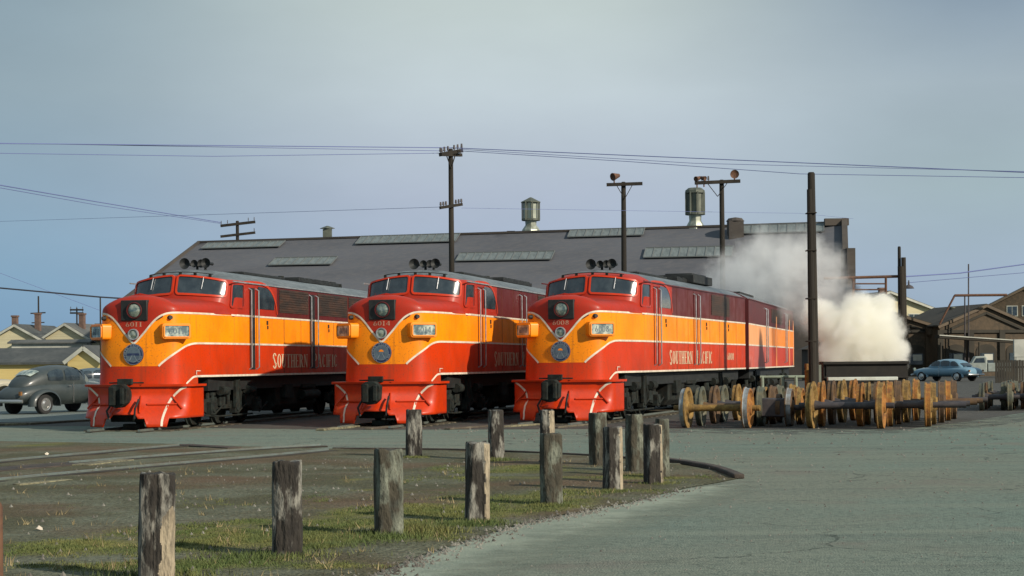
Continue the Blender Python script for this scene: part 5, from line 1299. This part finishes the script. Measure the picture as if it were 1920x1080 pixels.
a = hz(123, 608); house('house', 'cream gabled house with a wide grey roof, nearest the leftmost locomotive', 'house', a.x, HY, 6.0, 14, hz(123, 635).z, a.z, M['cream'], M['gyroof'], R(-10), chim=((1.0, 2.5, 1.3),), wins=((.6, 3.2, 1.3, 1.4), (-1.5, 3.2, .9, 1.3)), grp='houses beyond the yard')
a = hz(88, 637, 196); house('house', 'low white house front between the two cream gables', 'house', a.x, 197, 9, 2.4, hz(88, 643, 196).z, hz(88, 639, 196).z, M['whiteside'], M['gyroof'], 0, 'x', wins=((-3, 2.4, .9, 1.2), (1.4, 2.4, 1.2, 1.3)), grp='houses beyond the yard')
a = hz(185, 617, 206); house('house', 'grey-roofed house end just left of the locomotive nose', 'house', a.x+2, 210, 9, 7, hz(185, 640, 206).z, hz(185, 606, 206).z, M['whiteside'], M['gyroof'], R(-6), 'x', wins=((-3.2, 4.6, 1.2, 1.8),), grp='houses beyond the yard')
a = hz(60, 681, 120); house('yellow_shed', 'long low yellow shed with a dark roof behind the parked cars', 'shed', a.x-2.6, 120, 14, 8, hz(60, 682, 120).z, hz(60, 656, 120).z, M['yellow'], M['dkroof'], R(-2), 'x', .35)
a = hz(158, 652, 116); house('yellow_shed', 'small yellow gabled shed between the cars and the locomotive', 'shed', a.x, 116, 2.5, 8, hz(158, 676, 116).z, a.z, M['yellow'], M['dkroof'], R(-10), over=.2)
# brick shops at right
def brick_shop(label, apx, apy, hw_px, eave_py, Y, depth, arch=True, ang=0.):
    a = W(apx, apy, Y); w = 2*hw_px/F*Y; e_ = W(apx, eave_py, Y).z
    root = house('brick_workshop', label, 'workshop', a.x, Y, w, depth, e_, a.z, M['brick'], M['brick_d'], ang, over=.25, grp='brick workshops at the right')
    mb = MB(); sl_ = (a.z-e_)/(w/2)
    for g in (-1, 1): mb.bar((0, -.1, a.z-.75), (g*w*.42, -.1, e_-.75+sl_*w*.08), .2, .22)
    mb.box((0, -.1, e_-.55), (w, .2, .3))
    for k in (-.5, -.17, .17, .5): mb.box((k*w, -.12, e_/2-.2), (.6, .24, e_-.4))
    mb.build('pilaster', M['brick_d'], root, smooth=0)
    for k in (-.33, 0, .33):
        mb = MB(); ww, hh, zz = w*.22, 1.5, 1.0; P_ = [(-ww/2, zz), (ww/2, zz), (ww/2, zz+hh)]+[(ww/2*math.cos(PI*j/8), zz+hh+.7*math.sin(PI*j/8)) for j in range(1, 8)]+[(-ww/2, zz+hh)]
        mb.prism(P_, lambda a_, b_, d, k=k: (k*w+a_, -d, b_), .0, .06); wn = mb.build('window', M['brick_d'], root, smooth=0)
        mb = MB(); mb.box((k*w, -.09, zz+.75), (ww*.7, .04, 1.1)); mb.build('pane', M['glass'], wn, smooth=0)
        mb = MB(); mb.box((k*w+ww*.1, -.12, zz+.9), (.9, .03, .6)); mb.build('sash', M['trim'], wn, smooth=0)
brick_shop('brown brick gabled workshop left of the blue car, steam drifting before it', 1650, 580, 98, 611, 168, 12)
brick_shop('large brown brick gabled workshop at the right, behind the pickup', 1848, 573, 92, 611, 166, 12, ang=R(10))
a = W(1753, 614, 167); mb = MB(); mb.box((a.x, 168, a.z/2), (1.5, 1.0, a.z)); mb._lathe(Vector((a.x-.3, 167.3, a.z-.2)), Vector((0, 0, 1)), [(-.9, .1), (-.5, .5), (0, .55), (.1, .6), (.15, 0)], 12)
tag(mb.build('rain_hopper', M['brick']), 'brick pier with a round rain hopper between the two workshops', 'pier')
a = W(1757, 631, 163); b_ = W(1906, 641, 163); root = empty('canopy', (a.x, 163, 0), 0, 'low dark canopy with a pale edge along the right workshop wall', 'canopy')
mb = MB(); mb.bar((0, 0, a.z), (b_.x-a.x, 0, b_.z), 1.8, .3); mb.build('canopy_roof', M['brick_d'], root, smooth=0)
mb = MB(); mb.bar((0, -.95, a.z+.12), (b_.x-a.x, -.95, b_.z+.12), .05, .1); mb.build('fascia', M['trim'], root, smooth=0)
for k in (.02, .5, .98):
    mb = MB(); mb.tube([((b_.x-a.x)*k, -.8, 0), ((b_.x-a.x)*k, -.8, b_.z)], .09, 8); mb.build('canopy_post', M['brick_d'], root)
a = W(1650, 548, 205); house('office_building', 'pale hipped-roof building rising behind the left brick workshop', 'building', a.x+1.1, 205, 11.6, 12, W(1700, 580, 205).z, a.z, M['cream'], M['gyroof'], R(8), over=.5, chim=((-.6, 1.0, .5),), wins=((3.2, W(1715, 596, 205).z-.2, 1.2, 1.3), (1.0, W(1715, 596, 205).z-.2, 1.2, 1.3)))
a = W(1925, 532, 215); house('brick_workshop', 'tall dark-roofed brick building cut by the right picture edge', 'workshop', a.x+.8, 215, 11, 14, W(1925, 572, 215).z, a.z, M['brick'], M['dkroof'], R(-12), 'y', .6, wins=((-2.6, W(1890, 583, 215).z, 1.2, 1.2), (-.8, W(1890, 583, 215).z, 1.0, 1.2)), grp='brick workshops at the right')
mb = MB(); a = W(1914, 653, 126); mb.box((a.x+.1, 126, a.z), (1.3, .2, 1.35)); mb.box((a.x+.1, 126, a.z/2), (1.0, .15, a.z)); tag(mb.build('blank_hoarding', M['whiteside'], bevel=.03), 'pale grey blank board raised above the fence at the right edge', 'board')
mb = MB(); a, b_ = W(1868, 676, 118), W(1990, 676, 118)
for k in range(26): mb.box((a.x+(b_.x-a.x)*k/25, 118, a.z/2), ((b_.x-a.x)/25-.03, .06, a.z+.1*random.random()))
mb.box(((a.x+b_.x)/2, 118.08, a.z*.7), (b_.x-a.x, .08, .12)); tag(mb.build('board_fence', M['brick_d'], smooth=0), 'dark board fence at the right edge behind the dull wheelsets', 'fence')
# low dark clutter behind the wheelsets: stacked sheds line
mb = MB(); a, b_ = W(1535, 655, 140), W(1600, 655, 140); mb.box(((a.x+b_.x)/2, 141, a.z/2), (b_.x-a.x+2, 3, a.z)); mb.prism([(-2.8, a.z), (2.8, a.z), (0, a.z+1.2)], lambda p_, q_, d: ((a.x+b_.x)/2+p_, 139.5+d, q_), 0, 3)
tag(mb.build('yard_shed', M['shed_wall'], smooth=0), 'small dark yard shed seen between the big pole and the trailing unit', 'shed')
# pipe frame over the right workshop
rt = empty('steel_frame', (0, 0, 0), 0, 'thin steel pipe frame standing over the right workshop roof', 'frame'); Y = 164
mb = MB(); mb.tube([W(1790, 554, Y), W(1888, 553, Y)], .13, 8); mb.tube([W(1790, 554, Y), W(1762, 608, Y)], .1, 8); mb.build('pipe', M['rust_pipe'], rt)
for x_, y0_, y1_ in ((1809, 554, 700), (1816, 495, 700)):
    mb = MB(); mb.tube([W(x_, y0_, Y), W(x_, y1_, Y)], .07, 8); mb.build('mast', M['axle'], rt)
mb = MB(); q, q2 = W(1785, 578, 172), W(1785, 606, 172); mb.tube([q2, q], .28, 12); mb.tube([q, q+Vector((0, 0, .15))], .36, 12); tag(mb.build('roof_stack', M['galv_d']), 'short metal stack rising behind the right workshop eave', 'stack')

# ================================================================== POLES AND WIRES
M['pole'] = mat('tarred_pole_wood', (.014, .011, .007), .9, alt=(.034, .026, .016), scale=2, amount=.7, stretch=(1, 1, .15), bump=.3)
M['wire'] = mat('weathered_wire', (.15, .18, .36), .95, spec=0.)
M['wire_d'] = mat('dark_wire', (.03, .03, .04), .7)
def pole(px, ptop, Y, wpx, label, name='utility_pole', base_px=None, grp='utility poles'):
    a = W(px, ptop, Y); k = Y/F; bx = a.x if base_px is None else W(base_px, 690, Y).x
    root = empty(name, (bx, Y, 0), 0, label, 'utility pole', grp)
    mb = MB(); mb.tube([(0, 0, 0), ((a.x-bx)*.5, 0, a.z*.5), (a.x-bx, 0, a.z-.05), (a.x-bx, 0, a.z)], [wpx*k*.6, wpx*k*.55, wpx*k*.46, wpx*k*.34], 12); mb.build('shaft', M['pole'], root)
    return root, a, k
def arm(root, px0, px1, py, Y, th=.12, pins=(), dy=0., brace=True, ya=0.):
    o = root.location; a, b_ = W(px0, py, Y)-o, W(px1, py, Y)-o; a.y -= .18+ya; b_.y -= .18-ya; a.z -= dy; b_.z += dy
    mb = MB(); mb.bar(a, b_, th, th*1.15); ar = mb.build('crossarm', M['pole'], root, smooth=0)
    if brace:
        mb = MB(); m_ = (a+b_)/2
        for q in (a.lerp(b_, .28), a.lerp(b_, .72)): mb.bar(q+Vector((0, 0, -.05)), m_+Vector((0, 0, -.75)), .035, .035)
        mb.build('brace', M['pole'], root, smooth=0)
    for f in pins:
        q = a.lerp(b_, f); mb = MB(); mb.tube([q, q+Vector((0, 0, th*.8)), q+Vector((0, 0, th*.9)), q+Vector((0, 0, th*2.2))], [.02, .02, .055, .04], 8); mb.build('insulator', M['axle'], ar)
root, a, k = pole(845, 279, 78, 9.5, 'tallest utility pole, between the left and middle locomotives, with two crossarms')
arm(root, 826, 866, 287, 78, .15, (.02, .2, .36, .64, .8, .98), .16, ya=.5); arm(root, 828, 864, 291, 78, .13, (.05, .95), .1, brace=False, ya=.9)
arm(root, 826, 866, 387, 78, .12, (.03, .15, .27, .72, .85, .97), .12, brace=False, ya=.4)
def spotlight(root, px, py, Y, r, ang):
    o = root.location; c = W(px, py, Y)-o; c.y -= .2; mb = MB(); ax = Vector((math.sin(ang), -math.cos(ang), -.25)).normalized()
    mb._lathe(c, ax, [(-.34, 0), (-.34, r*.45), (-.1, r*.75), (.06, r), (.1, r), (.08, r*.9), (.02, 0)], 20); mb.tube([c, c-Vector((0, 0, .45))], .04, 6); mb.build('floodlight', M['rust_pipe'], root)
root, a, k = pole(1169, 341, 84, 9.5, 'lamp pole with a single crossarm left of the ridge ventilator', 'lamp_pole', 1171); arm(root, 1137, 1204, 346, 84, .14, (), .03); spotlight(root, 1151, 332, 84, .2, -.9)
root, a, k = pole(1353, 337, 86, 9.5, 'lamp pole with floodlights at both ends of its crossarm, before the steam', 'lamp_pole', 1357); arm(root, 1302, 1387, 342, 86, .15, (.05, .16, .3), .05); spotlight(root, 1376, 327, 86, .23, .05); spotlight(root, 1306, 336, 86, .14, -.8); spotlight(root, 1319, 335, 86, .12, .8)
# tall double pole beside the steaming tank
root, a, k = pole(1521, 323, 58, 15, 'thick dark pole with a shorter pole lashed to it, beside the steaming tank', base_px=1527)
mb = MB(); o = root.location; q0, q1 = W(1516, 356, 58)-o, W(1522, 700, 58)-o; mb.tube([(q1.x, -.16, 0), (q1.x, -.16, q1.z), (q0.x, -.16, q0.z)], [.15, .14, .09], 10); mb.build('splint_post', M['pole'], root)
for py in (400, 470, 560, 640):
    mb = MB(); q = W(1520, py, 58)-o; mb.box((q.x, -.06, q.z), (.33, .46, .04)); mb.build('band', M['pole'], root, bevel=.01)
root, a, k = pole(1686, 462, 80, 6.5, 'short forked double pole to the right of the steam cloud', base_px=1688)
mb = MB(); o = root.location; q0 = W(1693, 483, 80)-o; mb.tube([(.2, -.12, 0), (q0.x, -.12, q0.z)], [.14, .11], 10); q0 = W(1687, 500, 80)-o; mb.tube([(.08, -.22, 0), (q0.x, -.2, q0.z)], [.16, .15], 10); mb.build('splint_post', M['pole'], root)
mb = MB(); mb.tube([W(1545, 522, 80)-o, W(1690, 518, 80)-o], .07, 8); mb.tube([W(1600, 532, 80)-o, W(1661, 532, 80)-o], .04, 6); mb.tube([W(1600, 543, 80)-o, W(1661, 543, 80)-o], .04, 6); mb.tube([W(1661, 518, 80)-o, W(1661, 552, 80)-o], .06, 8); mb.tube([W(1600, 521, 80)-o, W(1600, 700, 80)-o], .06, 8); mb.build('pipe_rail', M['rust_pipe'], root)
mb = MB(); q = W(1704, 541, 84); mb._lathe(q, Vector((0, 0, 1)), [(0, .28), (.12, .2), (.2, .05), (.42, .03), (.42, 0)], 12)
lo = mb.build('hanging_lamp', M['axle']); tag(lo, 'small shaded lamp hanging from a wire right of the forked pole', 'lamp')
root, a, k = pole(445, 414, 205, 6.5, 'distant utility pole with two crossarms above the left end of the warehouse'); arm(root, 414, 479, 420, 205, .28, (.02, .2, .8, .97), .25, brace=False); arm(root, 414, 479, 440, 205, .26, (.97,), .25, brace=False)
root, a, k = pole(72, 555, 215, 3.2, 'thin tall pole rising between the two cream houses'); arm(root, 58, 86, 587, 215, .14, (), .05, brace=False); arm(root, 60, 84, 605, 215, .12, (), .03, brace=False)
root, a, k = pole(144, 577, 230, 3., 'far pole with double crossarms above the second cream house'); arm(root, 132, 157, 581, 230, .2, (.05, .5, .95), 0, brace=False); arm(root, 132, 157, 587, 230, .2, (.05, .95), 0, brace=False)
root, a, k = pole(66, 592, 225, 2.2, 'slim short pole beside the thin tall pole')
root, a, k = pole(188, 558, 75, 3., 'thin dark pole at the left edge of the leftmost locomotive')
def wire(pts, r, label, m='wire', sag=0., name='overhead_wire'):
    P_ = []
    for (a, b_) in zip(pts, pts[1:]):
        for k in range(24):
            t_ = k/24; q = W(*a).lerp(W(*b_), t_); q.z -= sag*4*t_*(1-t_); P_.append(q)
    P_.append(W(*pts[-1])); mb = MB(); mb.tube(P_, r, 5)
    return tag(mb.build(name, M[m]), label, 'wire', 'overhead wires')
wire([(-300, 266, 60), (845, 277, 78), (2100, 331, 70)], .020, 'upper overhead wire crossing the whole sky through the tallest pole', sag=.0)
wire([(-300, 263, 60), (838, 283, 78)], .014, 'second wire running left from the tallest pole top arm')
wire([(-300, 283, 60), (400, 293, 70), (830, 287, 78)], .014, 'lower overhead wire running left from the tallest pole')
wire([(864, 283, 78), (1180, 303, 75), (1500, 326, 72), (2100, 336, 70)], .014, 'lower overhead wire running right from the tallest pole')
wire([(864, 280, 78), (1300, 306, 74), (2100, 326, 70)], .012, 'middle overhead wire running right from the tallest pole')
wire([(-200, 325, 120), (0, 347, 130), (180, 378, 160), (414, 417, 205)], .045, 'broad pale cable sloping down to the distant pole at left')
wire([(-200, 333, 120), (0, 352, 130), (180, 384, 160), (414, 419, 205)], .03, 'thinner cable just beneath the broad sloping one')
wire([(-300, 425, 150), (830, 388, 78)], .010, 'faint wire from the left edge to the lower arm of the tallest pole')
wire([(-200, 528, 75), (0, 540, 75), (188, 557, 75), (236, 560, 75)], .036, 'dark cable sagging past the leftmost locomotive roof', 'wire_d')
wire([(0, 512, 160), (190, 583, 160)], .02, 'faint slanting wire above the cream houses')
wire([(1690, 519, 80), (1800, 512, 82), (2050, 478, 84)], .03, 'blue-grey cable from the forked pole to the right edge')
wire([(1690, 532, 84), (1704, 530, 84), (2050, 500, 84)], .014, 'thin wire carrying the small shaded lamp')
wire([(866, 390, 78), (1500, 400, 90), (1600, 410, 100)], .008, 'hair-thin wire right of the tallest pole lower arm')

# ================================================================== STEAM TANK, DOCK
def tank():
    Y = 64.; a, b_ = W(1547, 678, Y), W(1699, 678, Y); w = b_.x-a.x
    root = empty('steam_tank', ((a.x+b_.x)/2, Y, 0), R(-3), 'black open-topped tank giving off steam behind the middle row of wheelsets', 'tank')
    M['tankm'] = mat('blackened_tank_plate', (.010, .009, .007), .8, alt=(.022, .018, .012), scale=1.5, amount=.7, bump=.3)
    mb = MB(); h = a.z; dp = 3.0
    for x in (-w/2, w/2): mb.box((x, dp/2, h/2), (.09, dp, h))
    for y in (0, dp): mb.box((0, y, h/2-.002), (w-.1, .09, h-.004))
    mb.box((0, dp/2, .5), (w-.12, dp-.12, .1)); mb.build('shell', M['tankm'], root, smooth=0)
    mb = MB(); mb.box((0, -.09, h-.06), (w+.16, .1, .1)); mb.box((0, -.09, h-.62), (w+.1, .08, .07))
    mb.build('stiffener', M['tankm'], root, smooth=0, bevel=.01)
    mb = MB(); mb.box((-.25, -.75, 1.02), (w*.84, .35, .13)); o = mb.build('ledge', mat('whitened_timber', (.62, .66, .58), .7, alt=(.42, .42, .34), scale=3, amount=.6), root, bevel=.015)
    mb = MB()
    for k in range(5): mb.box((-w*.6+w*.78*k/4+.15, -.7, .48), (.16, .16, .94))
    mb.build('ledge_leg', M['tie'], root, smooth=0)
tank()
def dock():
    Y = 60.; a, b_ = W(1425, 707, Y), W(1533, 707, Y)
    root = empty('pipe_stand', (a.x, Y, 0), 0, 'pale horizontal pipe on short legs behind the left wheelsets', 'pipe stand'); M['ptgreen'] = mat('pale_green_pipe', (.22, .27, .2), .6, alt=(.13, .15, .11), scale=3, amount=.6)
    mb = MB(); mb.tube([(0, 0, a.z), (b_.x-a.x, 0, a.z)], .055, 10); mb.build('pipe', M['ptgreen'], root)
    for px in (1429, 1466, 1492, 1530):
        mb = MB(); x_ = W(px, 707, Y).x-a.x; mb.tube([(x_, 0, 0), (x_, 0, a.z+.02)], .07, 8); mb.build('leg', M['ptgreen'], root)
    mb = MB(); q = W(1513, 682, Y-.6); mb.tube([(q.x, q.y, 0), (q.x, q.y, q.z)], .085, 12); tag(mb.build('standpipe', RUST[0]), 'orange-rusted upright pipe left of the thick dark pole', 'pipe')
    mb = MB(); q = W(1534, 684, Y-1.0); mb.tube([(q.x, q.y, 0), (q.x, q.y, q.z)], .11, 12); tag(mb.build('standpipe', M['galv_d']), 'grey-green upright pipe touching the foot of the thick dark pole', 'pipe')
dock()
def cloud(name, label, blobs, dens, color, edge, amp_big, amp_fine, s_big, s_fine, aniso):
    pts = [(W(px, py, Y), r) for px, py, Y, r in blobs]
    lo = Vector((min(p.x-r*1.45 for p, r in pts), min(p.y-r*1.3 for p, r in pts), max(.7, min(p.z-r*1.4 for p, r in pts))))
    hi = Vector((max(p.x+r*1.45 for p, r in pts), max(p.y+r*1.3 for p, r in pts), max(p.z+r*1.5 for p, r in pts)))
    cen = (lo+hi)/2
    m = bpy.data.materials.new(name+'_vapour'); m.use_nodes = True; t = m.node_tree; t.nodes.clear(); n = t.nodes.new; l = t.links.new
    out = n('ShaderNodeOutputMaterial'); pv = n('ShaderNodeVolumePrincipled'); l(pv.outputs[0], out.inputs['Volume'])
    pv.inputs['Color'].default_value = (*color, 1); pv.inputs['Anisotropy'].default_value = aniso
    tcd = n('ShaderNodeTexCoord'); prev = None
    wn = n('ShaderNodeTexNoise'); wn.inputs['Scale'].default_value = s_big*.8; wn.inputs['Detail'].default_value = 3; l(tcd.outputs['Object'], wn.inputs[0])
    ws = n('ShaderNodeVectorMath'); ws.operation = 'SUBTRACT'; l(wn.outputs['Color'], ws.inputs[0]); ws.inputs[1].default_value = (.5, .5, .5)
    wv = n('ShaderNodeVectorMath'); wv.operation = 'MULTIPLY_ADD'; l(ws.outputs[0], wv.inputs[0]); wv.inputs[1].default_value = (1.6, 1.6, 1.6); l(tcd.outputs['Object'], wv.inputs[2])
    tot = None
    for sc_, am_, dt in ((s_big, amp_big, 4), (s_fine, amp_fine, 6)):
        z = n('ShaderNodeTexNoise'); z.inputs['Scale'].default_value = sc_; z.inputs['Detail'].default_value = dt; z.inputs['Roughness'].default_value = .65; l(wv.outputs[0], z.inputs[0])
        k = n('ShaderNodeMath'); k.operation = 'MULTIPLY_ADD'; l(z.outputs[0], k.inputs[0]); k.inputs[1].default_value = am_; k.inputs[2].default_value = -am_*.5
        if tot is None: tot = k.outputs[0]
        else:
            a = n('ShaderNodeMath'); a.operation = 'ADD'; l(tot, a.inputs[0]); l(k.outputs[0], a.inputs[1]); tot = a.outputs[0]
    for p, r in pts:
        d = n('ShaderNodeVectorMath'); d.operation = 'DISTANCE'; l(tcd.outputs['Object'], d.inputs[0]); d.inputs[1].default_value = p-cen
        k = n('ShaderNodeMath'); k.operation = 'MULTIPLY_ADD'; l(d.outputs['Value'], k.inputs[0]); k.inputs[1].default_value = -1/r; k.inputs[2].default_value = 1.
        if prev is None: prev = k.outputs[0]
        else:
            x = n('ShaderNodeMath'); x.operation = 'SMOOTH_MAX'; x.inputs[2].default_value = .15; l(prev, x.inputs[0]); l(k.outputs[0], x.inputs[1]); prev = x.outputs[0]
    mn = n('ShaderNodeMath'); mn.operation = 'MINIMUM'; l(prev, mn.inputs[0]); mn.inputs[1].default_value = .55
    ad = n('ShaderNodeMath'); ad.operation = 'ADD'; l(mn.outputs[0], ad.inputs[0]); l(tot, ad.inputs[1])
    mr = n('ShaderNodeMapRange'); mr.interpolation_type = 'SMOOTHSTEP'; mr.inputs[1].default_value = .05; mr.inputs[2].default_value = .05+edge; mr.inputs[4].default_value = dens; l(ad.outputs[0], mr.inputs[0])
    gt_ = n('ShaderNodeMapRange'); gt_.inputs[1].default_value = -.35; gt_.inputs[2].default_value = 0.; l(prev, gt_.inputs[0])
    ml = n('ShaderNodeMath'); ml.operation = 'MULTIPLY'; l(mr.outputs[0], ml.inputs[0]); l(gt_.outputs[0], ml.inputs[1])
    l(ml.outputs[0], pv.inputs['Density'])
    mb = MB(); mb.box((0, 0, 0), tuple(hi-lo)); o = mb.build(name, m, smooth=0); o.location = cen
    return tag(o, label, name.split('_')[0], kind='stuff')
cloud('steam_cloud', 'dense cream-white steam billowing from the black tank', [(1568, 668, 65.5, 1.0), (1620, 668, 65.5, 1.1), (1670, 672, 65.5, .9), (1600, 635, 65.5, 1.4), (1640, 630, 65.5, 1.25), (1565, 612, 66, 1.05), (1612, 590, 66, 1.1), (1652, 580, 66, .8), (1540, 590, 66.5, .9), (1685, 655, 65.5, .55)], 3.0, (1., .992, .945), .42, .9, .8, .75, 2.6, -.25)
cloud('steam_drift', 'thin translucent steam drifting over the trailing unit in front of the warehouse', [(1545, 565, 72, 1.8), (1500, 520, 74, 2.1), (1430, 505, 76, 2.3), (1375, 530, 78, 1.9), (1450, 550, 75, 1.9), (1500, 475, 75, 1.4), (1440, 470, 76, 1.4), (1340, 550, 79, 1.1)],   .42, (1., 1., .985), .6, 2.3, 1.1, .5, 1.7, -.2)
cloud('smoke_drift', 'bluish dark exhaust smoke above the trailing unit roof', [(1415, 566, 82, .9), (1460, 578, 82, 1.1), (1500, 570, 82, 1.2), (1545, 572, 82, 1.1), (1590, 560, 82, .9)], 1.6, (.16, .19, .23), .5, 1.3, .7, .6, 2.2, .3)
